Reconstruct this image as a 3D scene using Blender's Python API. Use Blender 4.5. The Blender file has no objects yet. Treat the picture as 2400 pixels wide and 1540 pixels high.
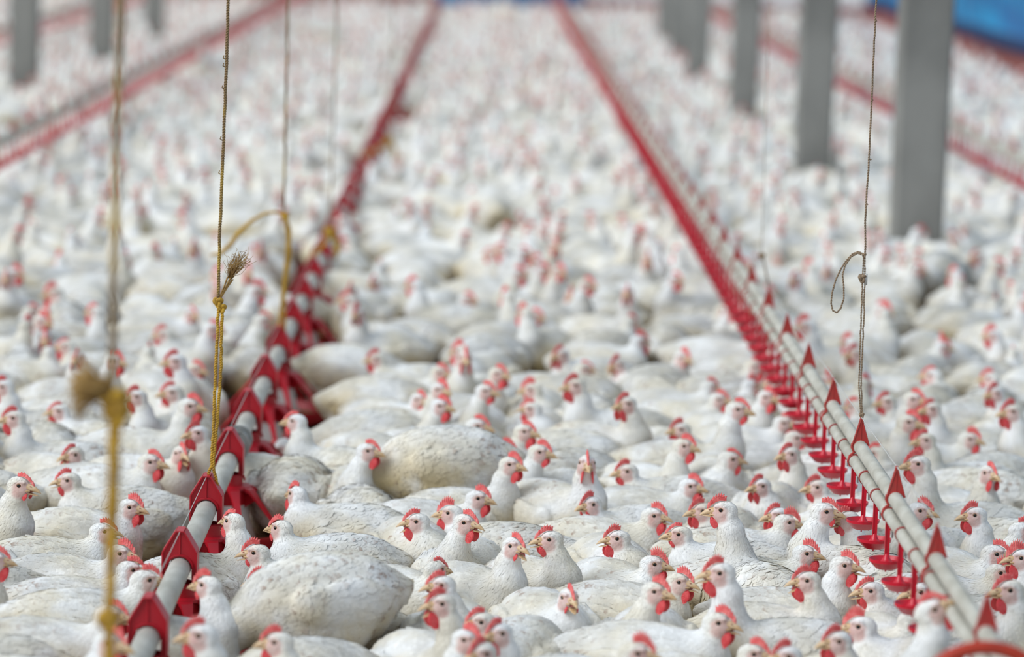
import bpy, bmesh, math, random
import numpy as np
from mathutils import Matrix, Vector

random.seed(7)
rng = np.random.default_rng(7)
scene = bpy.context.scene
COL = scene.collection
R = math.radians

# ------------------------------------------------------------------ camera
F_PX, W_PX, H_PX = 8000.0, 2400.0, 1540.0
CAM_H = 1.65
_y = np.array([-56.0, 1020.0, -8000.0]); _y /= np.linalg.norm(_y)
_z = np.array([math.sin(0.03), math.cos(0.03), 0.0]); _z -= _y * (_z @ _y); _z /= np.linalg.norm(_z)
_x = np.cross(_y, _z)
C2W = np.array([_x, _y, _z])
CAM = np.array([0.0, 0.0, CAM_H])

def ray(u, v):
    return C2W @ np.array([u - W_PX / 2, H_PX / 2 - v, -F_PX])

def at_z(u, v, z):
    d = ray(u, v); return CAM + d * ((z - CAM_H) / d[2])

def at_y(u, v, y):
    d = ray(u, v); return CAM + d * (y / d[1])

def project(p):
    c = C2W.T @ (np.asarray(p, float) - CAM)
    return W_PX / 2 - F_PX * c[0] / c[2], H_PX / 2 + F_PX * c[1] / c[2], -c[2]

cd = bpy.data.cameras.new('camera')
cam = bpy.data.objects.new('camera', cd); COL.objects.link(cam)
cd.sensor_width = 36.0; cd.sensor_fit = 'HORIZONTAL'
cd.lens = 36.0 * F_PX / W_PX
cd.clip_start = 0.1; cd.clip_end = 300
m4 = Matrix.Identity(4)
for i in range(3):
    for j in range(3):
        m4[i][j] = C2W[i][j]
    m4[i][3] = CAM[i]
cam.matrix_world = m4
scene.camera = cam
FOCUS = at_z(1440, 1275, 0.28)
cd.dof.use_dof = True
cd.dof.focus_distance = project(FOCUS)[2] + 0.30
cd.dof.aperture_fstop = 2.2

# ------------------------------------------------------------------ light
world = bpy.data.worlds.new('daylight'); scene.world = world
world.use_nodes = True
wn = world.node_tree.nodes; wl = world.node_tree.links
bg = wn['Background']
tc = wn.new('ShaderNodeTexCoord'); sx = wn.new('ShaderNodeSeparateXYZ'); rp = wn.new('ShaderNodeValToRGB')
wl.new(tc.outputs['Generated'], sx.inputs[0]); wl.new(sx.outputs['Z'], rp.inputs[0]); wl.new(rp.outputs[0], bg.inputs['Color'])
rp.color_ramp.elements[0].position = 0.0; rp.color_ramp.elements[0].color = (0.86, 0.91, 0.97, 1)
rp.color_ramp.elements[1].position = 0.7; rp.color_ramp.elements[1].color = (0.74, 0.87, 1.0, 1)
bg.inputs['Strength'].default_value = 0.62
sd = bpy.data.lights.new('sun', 'SUN'); so = bpy.data.objects.new('sun', sd); COL.objects.link(so)
sd.energy = 2.5; sd.angle = R(45); sd.color = (0.94, 0.975, 1.0)
so.rotation_euler = (R(20), R(-48), 0)
scene.view_settings.view_transform = 'Standard'
scene.view_settings.look = 'None'
scene.view_settings.gamma = 1.0
scene.view_settings.use_curve_mapping = False
scene.view_settings.exposure = 0.06
scene.cycles.max_bounces = 6
scene.cycles.diffuse_bounces = 4

# ------------------------------------------------------------------ materials
def mat(name, color, rough=0.6, metallic=0.0, spec=0.5):
    m = bpy.data.materials.new(name); m.use_nodes = True
    b = m.node_tree.nodes['Principled BSDF']
    b.inputs['Base Color'].default_value = (*color, 1)
    b.inputs['Roughness'].default_value = rough
    b.inputs['Metallic'].default_value = metallic
    b.inputs['Specular IOR Level'].default_value = spec
    return m

def noisy(name, c1, c2, scale, rough=0.6, bump=0.0, detail=4, stretch=(1, 1, 1), spec=0.4, lo=0.35, hi=0.65, metallic=0.0, bscale=None):
    m = mat(name, c1, rough, metallic, spec)
    nt = m.node_tree; N = nt.nodes; L = nt.links; b = N['Principled BSDF']
    t = N.new('ShaderNodeTexCoord'); mp = N.new('ShaderNodeMapping'); mp.inputs['Scale'].default_value = stretch
    n = N.new('ShaderNodeTexNoise'); n.inputs['Scale'].default_value = scale; n.inputs['Detail'].default_value = detail
    r = N.new('ShaderNodeValToRGB')
    r.color_ramp.elements[0].color = (*c1, 1); r.color_ramp.elements[0].position = lo
    r.color_ramp.elements[1].color = (*c2, 1); r.color_ramp.elements[1].position = hi
    L.new(t.outputs['Object'], mp.inputs[0]); L.new(mp.outputs[0], n.inputs['Vector'])
    L.new(n.outputs[0], r.inputs[0]); L.new(r.outputs[0], b.inputs['Base Color'])
    if bump:
        n2 = n
        if bscale:
            n2 = N.new('ShaderNodeTexNoise'); n2.inputs['Scale'].default_value = bscale; L.new(mp.outputs[0], n2.inputs['Vector'])
        bp = N.new('ShaderNodeBump'); bp.inputs['Strength'].default_value = bump; bp.inputs['Distance'].default_value = 0.01
        L.new(n2.outputs[0], bp.inputs['Height']); L.new(bp.outputs[0], b.inputs['Normal'])
    return m

def plumage_material():
    m = bpy.data.materials.new('plumage'); m.use_nodes = True
    nt = m.node_tree; N = nt.nodes; L = nt.links; b = N['Principled BSDF']
    b.inputs['Roughness'].default_value = 0.9; b.inputs['Specular IOR Level'].default_value = 0.15
    at = N.new('ShaderNodeAttribute'); at.attribute_name = 'mask'
    sp = N.new('ShaderNodeSeparateColor'); L.new(at.outputs['Color'], sp.inputs[0])
    oi = N.new('ShaderNodeObjectInfo')
    tc = N.new('ShaderNodeTexCoord')
    off = N.new('ShaderNodeVectorMath'); off.operation = 'ADD'
    sc_ = N.new('ShaderNodeVectorMath'); sc_.operation = 'SCALE'; sc_.inputs['Scale'].default_value = 37.0
    cb = N.new('ShaderNodeCombineXYZ')
    for k in range(3): L.new(oi.outputs['Random'], cb.inputs[k])
    L.new(cb.outputs[0], sc_.inputs[0]); L.new(tc.outputs['Object'], off.inputs[0]); L.new(sc_.outputs[0], off.inputs[1])
    def noise(scale, detail=3):
        n = N.new('ShaderNodeTexNoise'); n.inputs['Scale'].default_value = scale; n.inputs['Detail'].default_value = detail
        L.new(off.outputs[0], n.inputs['Vector']); return n.outputs[0]
    def mrange(s, a, b_, c=0.0, d=1.0):
        n = N.new('ShaderNodeMapRange'); n.inputs[1].default_value = a; n.inputs[2].default_value = b_
        n.inputs[3].default_value = c; n.inputs[4].default_value = d; L.new(s, n.inputs[0]); return n.outputs[0]
    def mul(a, b_):
        n = N.new('ShaderNodeMath'); n.operation = 'MULTIPLY'; n.use_clamp = True
        if isinstance(a, float): n.inputs[0].default_value = a
        else: L.new(a, n.inputs[0])
        if isinstance(b_, float): n.inputs[1].default_value = b_
        else: L.new(b_, n.inputs[1])
        return n.outputs[0]
    def mix(fac, ca, cb_):
        n = N.new('ShaderNodeMix'); n.data_type = 'RGBA'
        L.new(fac, n.inputs[0])
        for i, c in ((6, ca), (7, cb_)):
            if isinstance(c, tuple): n.inputs[i].default_value = (*c, 1)
            else: L.new(c, n.inputs[i])
        return n.outputs[2]
    # soiled yellow feathers low on the body, greyer dusty ones on back and wing
    c = mix(mrange(noise(9.0), 0.40, 0.66), (0.86, 0.855, 0.84), (0.78, 0.73, 0.62))
    dirt = mul(mul(sp.outputs[1], mrange(noise(9.0, 4), 0.28, 0.54)), mrange(oi.outputs['Random'], 0.0, 1.0, 0.45, 1.5))
    c = mix(dirt, c, (0.61, 0.48, 0.25))
    grey = mul(at.outputs['Alpha'], mrange(noise(11.0, 4), 0.40, 0.68, 0.0, 0.62))
    c = mix(grey, c, (0.50, 0.485, 0.45))
    fe = mul(mrange(sp.outputs[2], 0.66, 0.95, 0.0, 0.85), mrange(noise(6.0), 0.47, 0.62))
    c = mix(fe, c, (0.36, 0.24, 0.18))
    sk = mix(mrange(noise(60.0), 0.35, 0.7), (0.68, 0.48, 0.43), (0.60, 0.33, 0.29))
    c = mix(sp.outputs[0], c, sk)
    L.new(c, b.inputs['Base Color'])
    bp = N.new('ShaderNodeBump'); bp.inputs['Strength'].default_value = 0.35; bp.inputs['Distance'].default_value = 0.004
    nz = N.new('ShaderNodeTexNoise'); nz.inputs['Scale'].default_value = 160.0; nz.inputs['Detail'].default_value = 2
    L.new(off.outputs[0], nz.inputs['Vector']); L.new(nz.outputs[0], bp.inputs['Height']); L.new(bp.outputs[0], b.inputs['Normal'])
    # loose vanes let some light through
    va = N.new('ShaderNodeAttribute'); va.attribute_name = 'vane'
    tr = N.new('ShaderNodeBsdfTranslucent'); L.new(c, tr.inputs['Color'])
    ms = N.new('ShaderNodeMixShader'); L.new(mrange(va.outputs['Fac'], 0.0, 1.0, 0.0, 0.12), ms.inputs[0])
    L.new(b.outputs[0], ms.inputs[1]); L.new(tr.outputs[0], ms.inputs[2]); L.new(ms.outputs[0], N['Material Output'].inputs['Surface'])
    return m

M = {}
M['plumage'] = plumage_material()
M['comb'] = noisy('comb_red', (0.70, 0.085, 0.085), (0.82, 0.21, 0.19), 60, rough=0.55, bump=0.3, bscale=300)
M['wattle'] = noisy('wattle_red', (0.66, 0.035, 0.045), (0.76, 0.11, 0.11), 70, rough=0.45, bump=0.25, bscale=350)
M['beak'] = noisy('beak_horn', (0.58, 0.36, 0.17), (0.70, 0.52, 0.33), 50, rough=0.4)
M['mouth'] = mat('beak_inside', (0.35, 0.10, 0.09), 0.4)
M['iris'] = mat('eye_iris', (0.22, 0.10, 0.03), 0.08)
M['pupil'] = mat('eye_pupil', (0.008, 0.007, 0.006), 0.05)
M['eyelid'] = mat('eyelid', (0.72, 0.50, 0.42), 0.6)
M['leg'] = noisy('leg_skin', (0.72, 0.52, 0.30), (0.62, 0.38, 0.26), 60, rough=0.6)
M['red'] = noisy('red_plastic', (0.50, 0.006, 0.018), (0.40, 0.008, 0.018), 14, rough=0.42, spec=0.45)
M['cupred'] = noisy('drinker_red_plastic', (0.60, 0.003, 0.024), (0.52, 0.004, 0.020), 20, rough=0.32, spec=0.5)
M['oldred'] = noisy('faded_red_plastic', (0.46, 0.035, 0.03), (0.36, 0.045, 0.035), 40, rough=0.6)
M['pipe'] = noisy('dusty_pipe', (0.54, 0.53, 0.475), (0.38, 0.37, 0.32), 9, rough=0.55, stretch=(3, 1, 3), spec=0.4)
M['wpipe'] = noisy('dusty_drinker_pipe', (0.55, 0.53, 0.46), (0.40, 0.375, 0.31), 12, rough=0.6, stretch=(2, 1, 2))
M['metal'] = noisy('galvanised_steel', (0.42, 0.43, 0.42), (0.30, 0.31, 0.30), 30, rough=0.4, metallic=0.7)
M['feedcyl'] = noisy('milky_plastic', (0.72, 0.71, 0.68), (0.60, 0.59, 0.55), 10, rough=0.5)
M['feed'] = noisy('feed_meal', (0.16, 0.075, 0.04), (0.26, 0.13, 0.06), 90, rough=0.95, bump=0.5)
M['yrope'] = noisy('yellow_rope', (0.64, 0.38, 0.04), (0.44, 0.25, 0.04), 40, rough=0.85, bump=0.5, bscale=300)
M['brope'] = noisy('brown_rope', (0.26, 0.17, 0.08), (0.50, 0.33, 0.07), 9, rough=0.9, stretch=(1, 1, 0.8), lo=0.48, hi=0.6, bump=0.5, bscale=300)
M['twine'] = noisy('brown_twine', (0.36, 0.26, 0.17), (0.27, 0.19, 0.12), 50, rough=0.9, bump=0.5, bscale=300)
M['tuft'] = noisy('frayed_rope', (0.36, 0.21, 0.07), (0.47, 0.30, 0.10), 60, rough=0.9)
M['wire'] = mat('wire', (0.62, 0.60, 0.56), 0.5, 0.3)
M['concrete'] = noisy('weathered_concrete', (0.285, 0.278, 0.255), (0.165, 0.162, 0.148), 3.5, rough=0.9, bump=0.25, detail=6, stretch=(1, 1, 0.5))
M['litter'] = noisy('litter', (0.16, 0.115, 0.075), (0.075, 0.05, 0.033), 18, rough=1.0, bump=0.6, detail=6)
M['wallred'] = noisy('brick_red_wall', (0.36, 0.12, 0.10), (0.27, 0.09, 0.08), 2.5, rough=0.9, bump=0.1)
M['blue'] = noisy('blue_curtain', (0.01, 0.27, 0.53), (0.01, 0.13, 0.34), 1.6, rough=0.6, stretch=(0.4, 0.4, 2.5))
M['bluedark'] = noisy('dark_blue_hem', (0.02, 0.06, 0.17), (0.015, 0.045, 0.13), 2.0, rough=0.7)
M['hose'] = noisy('red_hose', (0.45, 0.035, 0.012), (0.36, 0.03, 0.012), 20, rough=0.5)
M['clip'] = noisy('red_clip', (0.36, 0.05, 0.045), (0.28, 0.06, 0.05), 40, rough=0.6)

# ------------------------------------------------------------------ object helpers
def link(o, parent=None):
    COL.objects.link(o)
    if parent is not None: o.parent = parent
    return o

def mesh_from(name, V, Fc, mats, midx=None, smooth=True):
    me = bpy.data.meshes.new(name)
    me.from_pydata([tuple(map(float, v)) for v in V], [], [tuple(f) for f in Fc])
    for m in mats: me.materials.append(m)
    if midx is not None: me.polygons.foreach_set('material_index', np.asarray(midx, np.int32))
    me.polygons.foreach_set('use_smooth', np.full(len(me.polygons), smooth))
    me.update()
    return me

def obj(name, me, parent=None, loc=None):
    o = bpy.data.objects.new(name, me); link(o, parent)
    if loc is not None: o.location = loc
    return o

def empty(name, loc=(0, 0, 0)):
    o = bpy.data.objects.new(name, None); o.location = loc; o.empty_display_size = 0.05; link(o); return o

def tag(o, label=None, cat=None, group=None, kind=None):
    if label: o['label'] = label
    if cat: o['category'] = cat
    if group: o['group'] = group
    if kind: o['kind'] = kind
    return o

class MB:
    """collects verts, faces and material numbers for one mesh"""
    def __init__(s): s.v = []; s.f = []; s.m = []
    def add(s, V, Fc, mi=0):
        o = len(s.v); s.v.extend([tuple(p) for p in V]); s.f.extend([tuple(i + o for i in f) for f in Fc]); s.m.extend([mi] * len(Fc))
    def mesh(s, name, mats, smooth=True, sharp=None):
        me = mesh_from(name, s.v, s.f, mats, s.m, smooth)
        if smooth and sharp is not None: me.set_sharp_from_angle(angle=R(sharp))
        return me
    def box(s, c, h, mi=0, rot=None):
        V = [Vector((sx * h[0], sy * h[1], sz * h[2])) for sx in (-1, 1) for sy in (-1, 1) for sz in (-1, 1)]
        if rot is not None: V = [rot @ p for p in V]
        V = [p + Vector(c) for p in V]
        s.add(V, [(0, 1, 3, 2), (4, 6, 7, 5), (0, 4, 5, 1), (2, 3, 7, 6), (0, 2, 6, 4), (1, 5, 7, 3)], mi)
    def tube(s, pts, r, n=8, mi=0, cap=True, flat=1.0):
        pts = [Vector(p) for p in pts]; rr = r if isinstance(r, (list, tuple)) else [r] * len(pts)
        V = []; Fc = []; up = None
        for i, p in enumerate(pts):
            t = (pts[min(i + 1, len(pts) - 1)] - pts[max(i - 1, 0)]).normalized()
            if up is None:
                up = Vector((0, 0, 1)) if abs(t.z) < 0.9 else Vector((1, 0, 0))
            a = (up - t * up.dot(t)).normalized(); b = t.cross(a); up = a
            for k in range(n):
                w = 2 * math.pi * k / n
                V.append(p + a * (math.cos(w) * rr[i] * flat) + b * (math.sin(w) * rr[i]))
        for i in range(len(pts) - 1):
            for k in range(n):
                Fc.append((i * n + k, i * n + (k + 1) % n, (i + 1) * n + (k + 1) % n, (i + 1) * n + k))
        if cap:
            Fc.append(tuple(range(n))[::-1]); Fc.append(tuple(range((len(pts) - 1) * n, len(pts) * n)))
        s.add(V, Fc, mi)
    def lathe(s, prof, n=24, mi=0, c=(0, 0, 0)):
        V = []; Fc = []
        for (r, z) in prof:
            for k in range(n):
                w = 2 * math.pi * k / n
                V.append((c[0] + r * math.cos(w), c[1] + r * math.sin(w), c[2] + z))
        for i in range(len(prof) - 1):
            for k in range(n):
                Fc.append((i * n + k, i * n + (k + 1) % n, (i + 1) * n + (k + 1) % n, (i + 1) * n + k))
        s.add(V, Fc, mi)
    def sphere(s, c, r, n=10, mi=0):
        if not isinstance(r, (tuple, list)): r = (r, r, r)
        V = [(c[0], c[1], c[2] + r[2])]; Fc = []
        for i in range(1, n):
            a = math.pi * i / n
            for k in range(2 * n):
                w = math.pi * k / n
                V.append((c[0] + r[0] * math.sin(a) * math.cos(w), c[1] + r[1] * math.sin(a) * math.sin(w), c[2] + r[2] * math.cos(a)))
        V.append((c[0], c[1], c[2] - r[2])); q = 2 * n
        for k in range(q): Fc.append((0, 1 + k, 1 + (k + 1) % q))
        for i in range(n - 2):
            for k in range(q):
                Fc.append((1 + i * q + k, 1 + (i + 1) * q + k, 1 + (i + 1) * q + (k + 1) % q, 1 + i * q + (k + 1) % q))
        l = len(V) - 1
        for k in range(q): Fc.append((l, 1 + (n - 2) * q + (k + 1) % q, 1 + (n - 2) * q + k))
        s.add(V, Fc, mi)
    def prism(s, poly, axis_half, mi=0):
        """polygon in the x-z plane extruded along y by +-axis_half"""
        n = len(poly)
        V = [(x, -axis_half, z) for x, z in poly] + [(x, axis_half, z) for x, z in poly]
        Fc = [tuple(range(n)), tuple(range(2 * n - 1, n - 1, -1))] + [(k, n + k, n + (k + 1) % n, (k + 1) % n) for k in range(n)]
        s.add(V, Fc, mi)

# ------------------------------------------------------------------ the house
FAR = 45.0
b = MB(); b.add([(-12, 3.5, 0), (5.6, 3.5, 0), (5.6, FAR + 1, 0), (-12, FAR + 1, 0)], [(0, 1, 2, 3)])
tag(obj('floor', b.mesh('floor', [M['litter']])), 'brown litter floor under the flock', kind='structure')

WX = 5.02
b = MB(); b.box((WX + 0.06, FAR / 2 + 2.0, 0.18), (0.06, FAR / 2 - 2.0, 0.18))
tag(obj('wall_right', b.mesh('wall_right', [M['wallred']], smooth=False)), 'low brick red side wall below the blue curtain', kind='structure')
b = MB(); b.box((-1, FAR + 0.06, 0.16), (6.5, 0.06, 0.16))
tag(obj('wall_end', b.mesh('wall_end', [M['wallred']], smooth=False)), 'low brick red end wall of the house', kind='structure')

def curtain(name, p0, p1, z0, z1, label):
    p0 = Vector(p0); p1 = Vector(p1); d = p1 - p0; n = Vector((-d.y, d.x, 0)).normalized()
    cols = int(d.length / 0.12); rows = 14
    b = MB(); V = []; Fc = []; mi = []
    for j in range(rows + 1):
        t = j / rows; z = z0 + (z1 - z0) * t
        for i in range(cols + 1):
            s = i / cols * d.length
            a = 0.018 * math.sin(s * 9 + 1.5 * math.sin(s * 1.7)) + 0.03 * math.sin(t * 14 + 0.8 * math.sin(s * 0.9))
            p = p0 + d * (i / cols) + n * a
            V.append((p.x, p.y, z))
    for j in range(rows):
        for i in range(cols):
            k = j * (cols + 1) + i
            Fc.append((k, k + 1, k + cols + 2, k + cols + 1)); mi.append(1 if j < 1 else 0)
    me = mesh_from(name, V, Fc, [M['blue'], M['bluedark']], mi)
    o = obj(name, me); md = o.modifiers.new('thick', 'SOLIDIFY'); md.thickness = 0.004
    return tag(o, label, 'curtain')
curtain('side_curtain', (WX - 0.04, FAR, 0), (WX - 0.04, 2.6, 0), 0.33, 2.4, 'blue tarpaulin curtain hanging above the low right side wall')
curtain('end_curtain', (-0.6, FAR - 0.05, 0), (1.3, FAR - 0.05, 0), 0.02, 2.2, 'blue tarpaulin curtain closing the far end of the house')

# concrete posts, two rows
def post(name, x, y, w, label, group):
    b = MB(); h = 3.0; hw = w / 2; c = 0.012
    prof = [(-hw + c, -hw), (hw - c, -hw), (hw, -hw + c), (hw, hw - c), (hw - c, hw), (-hw + c, hw), (-hw, hw - c), (-hw, -hw + c)]
    zs = [0, 0.4, 0.9, 1.5, 2.2, h]
    V = []; Fc = []
    for i, z in enumerate(zs):
        for (px, py) in prof: V.append((px + 0.003 * math.sin(z * 3 + px * 40), py, z))
    n = 8
    for i in range(len(zs) - 1):
        for k in range(n): Fc.append((i * n + k, i * n + (k + 1) % n, (i + 1) * n + (k + 1) % n, (i + 1) * n + k))
    Fc.append(tuple(range((len(zs) - 1) * n, len(zs) * n)))
    b.add(V, Fc)
    o = obj(name, b.mesh(name, [M['concrete']], sharp=20), loc=(x, y, 0))
    return tag(o, label, 'post', group)
POSTS_PX = [(2150, 632, 0.225, 'nearest and widest grey concrete post, beside the right drinker line'),
            (1906, 452, 0.20, 'grey concrete post second from the front in the right row'),
            (1742, 318, 0.19, 'grey concrete post third from the front in the right row'),
            (1634, 222, 0.19, 'grey concrete post fourth from the front in the right row'),
            (1592, 155, 0.19, 'grey concrete post fifth from the front in the right row'),
            (1560, 118, 0.19, 'farthest blurred concrete post of the right row')]
POSTS_L = [(52, 250, 0.20, 'grey concrete post nearest the left edge of the house view'),
           (236, 175, 0.20, 'grey concrete post second in the left row, behind the nearer rope'),
           (358, 115, 0.19, 'grey concrete post third and farthest of the left row')]
POST_XY = []
for lst, grp in ((POSTS_PX, 'concrete posts of the right row'), (POSTS_L, 'concrete posts of the left row')):
    for (u, v, w, lab) in lst:
        p = at_z(u, v, 0.05); POST_XY.append((p[0], p[1] + w / 2)); post('concrete_post', p[0], p[1] + w / 2, w, lab, grp)

# ------------------------------------------------------------------ feeder line
apex_px = [(488, 1115), (420, 1240), (543, 1010), (345, 1395)]
FEED_X = float(np.mean([at_z(u, v, 0.30)[0] for u, v in apex_px]))
FEED_S = 0.68
FEED_Y0 = float(np.mean([at_z(u, v, 0.30)[1] - k * FEED_S for (u, v), k in zip(apex_px, (2, 1, 3, 0))]))
FEED_Y = [FEED_Y0 + FEED_S * k for k in range(0, 65) if FEED_Y0 + FEED_S * k < FAR - 0.6]
PIPE_Z = 0.221

def feeder_meshes():
    out = {}
    # cap: gabled shell straddling the pipe, open arch front and back
    b = MB()
    def arch(r, n=9): return [(r * math.cos(a), PIPE_Z + r * math.sin(a)) for a in np.linspace(0, math.pi, n)]
    outer = [(0.0345, 0.187), (0.0345, 0.256), (0.008, 0.300), (-0.008, 0.300), (-0.0345, 0.256), (-0.0345, 0.187)]
    inner = [(0.0255, 0.187)] + arch(0.0255) + [(-0.0255, 0.187)]
    def gable(y, d):
        # front plate: fan between outer and inner outlines
        res_o = []
        ln = np.linspace(0, len(outer) - 1, len(inner))
        for t in ln:
            i = min(int(t), len(outer) - 2); w = t - i
            res_o.append(((1 - w) * outer[i][0] + w * outer[i + 1][0], (1 - w) * outer[i][1] + w * outer[i + 1][1]))
        n = len(inner)
        V = [(x, y, z) for x, z in inner] + [(x, y, z) for x, z in res_o] + [(x, y + d, z) for x, z in inner] + [(x, y + d, z) for x, z in res_o]
        Fc = []
        for k in range(n - 1):
            Fc += [(k, k + 1, n + k + 1, n + k), (2 * n + k, 3 * n + k, 3 * n + k + 1, 2 * n + k + 1), (k, 2 * n + k, 2 * n + k + 1, k + 1)]
        b.add(V, Fc)
    gable(-0.020, 0.004); gable(0.016, 0.004)
    # roof skin joining the two gables, set slightly proud as a flange
    for k in range(len(outer) - 1):
        (x0, z0), (x1, z1) = outer[k], outer[k + 1]
        nx, nz = (z1 - z0), -(x1 - x0); l = math.hypot(nx, nz) or 1; nx, nz = nx / l * 0.003, nz / l * 0.003
        V = [(x0, -0.027, z0), (x1, -0.027, z1), (x1, 0.027, z1), (x0, 0.027, z0)]
        V += [(x + nx, y, z + nz) for x, y, z in V]
        b.add(V, [(0, 1, 2, 3), (7, 6, 5, 4), (0, 4, 5, 1), (1, 5, 6, 2), (2, 6, 7, 3), (3, 7, 4, 0)])
    # reinforcing rib following the arch and the king post to the peak
    b.tube([(x * 1.12, -0.0215, z + 0.004) for x, z in arch(0.0255)], 0.0022, 5)
    b.tube([(0, -0.0215, 0.252), (0, -0.0215, 0.298)], 0.0018, 5)
    out['feeder_cap'] = b.mesh('feeder_cap', [M['red']], sharp=35)
    # neck and flange
    b = MB()
    b.lathe([(0.030, 0.190), (0.036, 0.188), (0.0365, 0.162), (0.057, 0.160), (0.058, 0.154), (0.050, 0.150), (0.048, 0.106), (0.044, 0.104), (0.044, 0.150)], 28)
    b.tube([(0.037, 0, 0.186), (0.041, 0, 0.172)], 0.003, 5)
    out['feeder_neck'] = b.mesh('feeder_neck', [M['red']], sharp=35)
    b = MB(); b.lathe([(0.046, 0.125), (0.058, 0.070), (0.072, 0.030), (0.070, 0.028), (0.056, 0.068), (0.043, 0.125)], 28)
    out['feed_cylinder'] = b.mesh('feed_cylinder', [M['feedcyl']])
    b = MB(); b.lathe([(0.0, 0.012), (0.06, 0.006), (0.12, 0.004), (0.150, 0.022), (0.160, 0.050), (0.165, 0.052), (0.167, 0.046), (0.158, 0.016), (0.125, 0.0), (0.0, 0.0)], 36)
    b.lathe([(0.0, 0.030), (0.07, 0.028), (0.13, 0.020), (0.149, 0.024)], 36, 1)
    out['pan'] = b.mesh('pan', [M['red'], M['feed']], sharp=40)
    # leg: flat tapering spoke with a gusset at the flange
    b = MB()
    path = [(0.050, 0.156), (0.068, 0.150), (0.090, 0.126), (0.118, 0.096), (0.142, 0.070), (0.160, 0.050)]
    wid = [0.016, 0.013, 0.0085, 0.0070, 0.0065, 0.0065]
    th = [0.004, 0.005, 0.004, 0.0035, 0.003, 0.003]
    V = []; Fc = []
    for (x, z), w, t in zip(path, wid, th): V += [(x, -w, z - t), (x, w, z - t), (x, w, z + t), (x, -w, z + t)]
    for i in range(len(path) - 1):
        for k in range(4): Fc.append((i * 4 + k, i * 4 + (k + 1) % 4, i * 4 + 4 + (k + 1) % 4, i * 4 + 4 + k))
    Fc += [(3, 2, 1, 0), tuple(range(len(path) * 4 - 4, len(path) * 4))]
    b.add(V, Fc)
    V = [(0.049, -0.0016, 0.150), (0.049, -0.0016, 0.108), (0.085, -0.0016, 0.130), (0.049, 0.0016, 0.150), (0.049, 0.0016, 0.108), (0.085, 0.0016, 0.130)]
    b.add(V, [(0, 1, 2), (5, 4, 3), (0, 3, 4, 1), (1, 4, 5, 2), (2, 5, 3, 0)])
    out['leg'] = b.mesh('leg', [M['red']], smooth=False)
    return out
FM = feeder_meshes()
FEED_ROT0 = R(18)
ORD = ['first', 'second', 'third', 'fourth', 'fifth', 'sixth', 'seventh', 'eighth', 'ninth', 'tenth', 'eleventh', 'twelfth', 'thirteenth',
       'fourteenth', 'fifteenth', 'sixteenth', 'seventeenth', 'eighteenth', 'nineteenth', 'twentieth']
def ordw(k):
    if k < 20: return ORD[k]
    t = {2: 'twenty', 3: 'thirty', 4: 'forty', 5: 'fifty', 6: 'sixty'}[(k + 1) // 10]
    u = (k + 1) % 10
    return (t[:-1] + 'ieth') if u == 0 else t + '-' + ORD[u - 1]
for k, y in enumerate(FEED_Y):
    o = empty('pan_feeder', (FEED_X, y, 0))
    special = {0: 'red pan feeder nearest the camera at the end of the feeder row',
               2: 'red pan feeder with the frayed yellow rope tied at its cap'}
    tag(o, special.get(k, 'red pan feeder, %s from the front along the grey feed pipe' % ordw(k)), 'feeder', 'red pan feeders along the feed pipe')
    for n in ('feeder_cap', 'feeder_neck', 'feed_cylinder', 'pan'):
        obj(n, FM[n], o)
    nl = 8
    for j in range(nl):
        l = obj('leg', FM['leg'], o); l.rotation_euler = (0, 0, FEED_ROT0 + 2 * math.pi * j / nl)

line = empty('feeder_line', (FEED_X, FEED_Y[0] - 1.2, 0))
tag(line, 'long grey feed pipe running through the red caps of the pan feeders', 'feed pipe')
y0, y1 = -0.1, FAR - 0.5 - (FEED_Y[0] - 1.2)
b = MB(); b.tube([(0, y, PIPE_Z) for y in np.linspace(y0, y1, 40)], 0.0235, 20)
obj('feed_pipe', b.mesh('feed_pipe', [M['pipe']], sharp=60), line)
b = MB(); pts = [(0, y - line.location.y, 0.301) for y in FEED_Y]; b.tube(pts, 0.0008, 5)
tag(obj('roost_wire', b.mesh('roost_wire', [M['wire']]), line), 'thin pale wire strung over the cap peaks')
# bolted sleeve joint on the pipe
b = MB(); yc = 0.0
b.tube([(0, -0.055, 0), (0, 0.055, 0)], 0.0290, 24)
b.tube([(0, -0.052, 0), (0, -0.042, 0)], 0.037, 24); b.tube([(0, 0.042, 0), (0, 0.052, 0)], 0.037, 24)
b.box((-0.004, -0.046, 0.036), (0.020, 0.008, 0.004)); b.box((-0.016, -0.046, 0.037), (0.005, 0.006, 0.009)); b.box((0.008, -0.046, 0.037), (0.004, 0.006, 0.008))
b.tube([(-0.034, -0.046, 0.038), (0.018, -0.046, 0.038)], 0.003, 6)
jt = at_z(565, 1010, PIPE_Z + 0.03)
jo = obj('pipe_joint', b.mesh('pipe_joint', [M['metal']], sharp=40), line, (0, jt[1] - line.location.y, PIPE_Z))
tag(jo, 'bolted galvanised sleeve joint')

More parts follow.
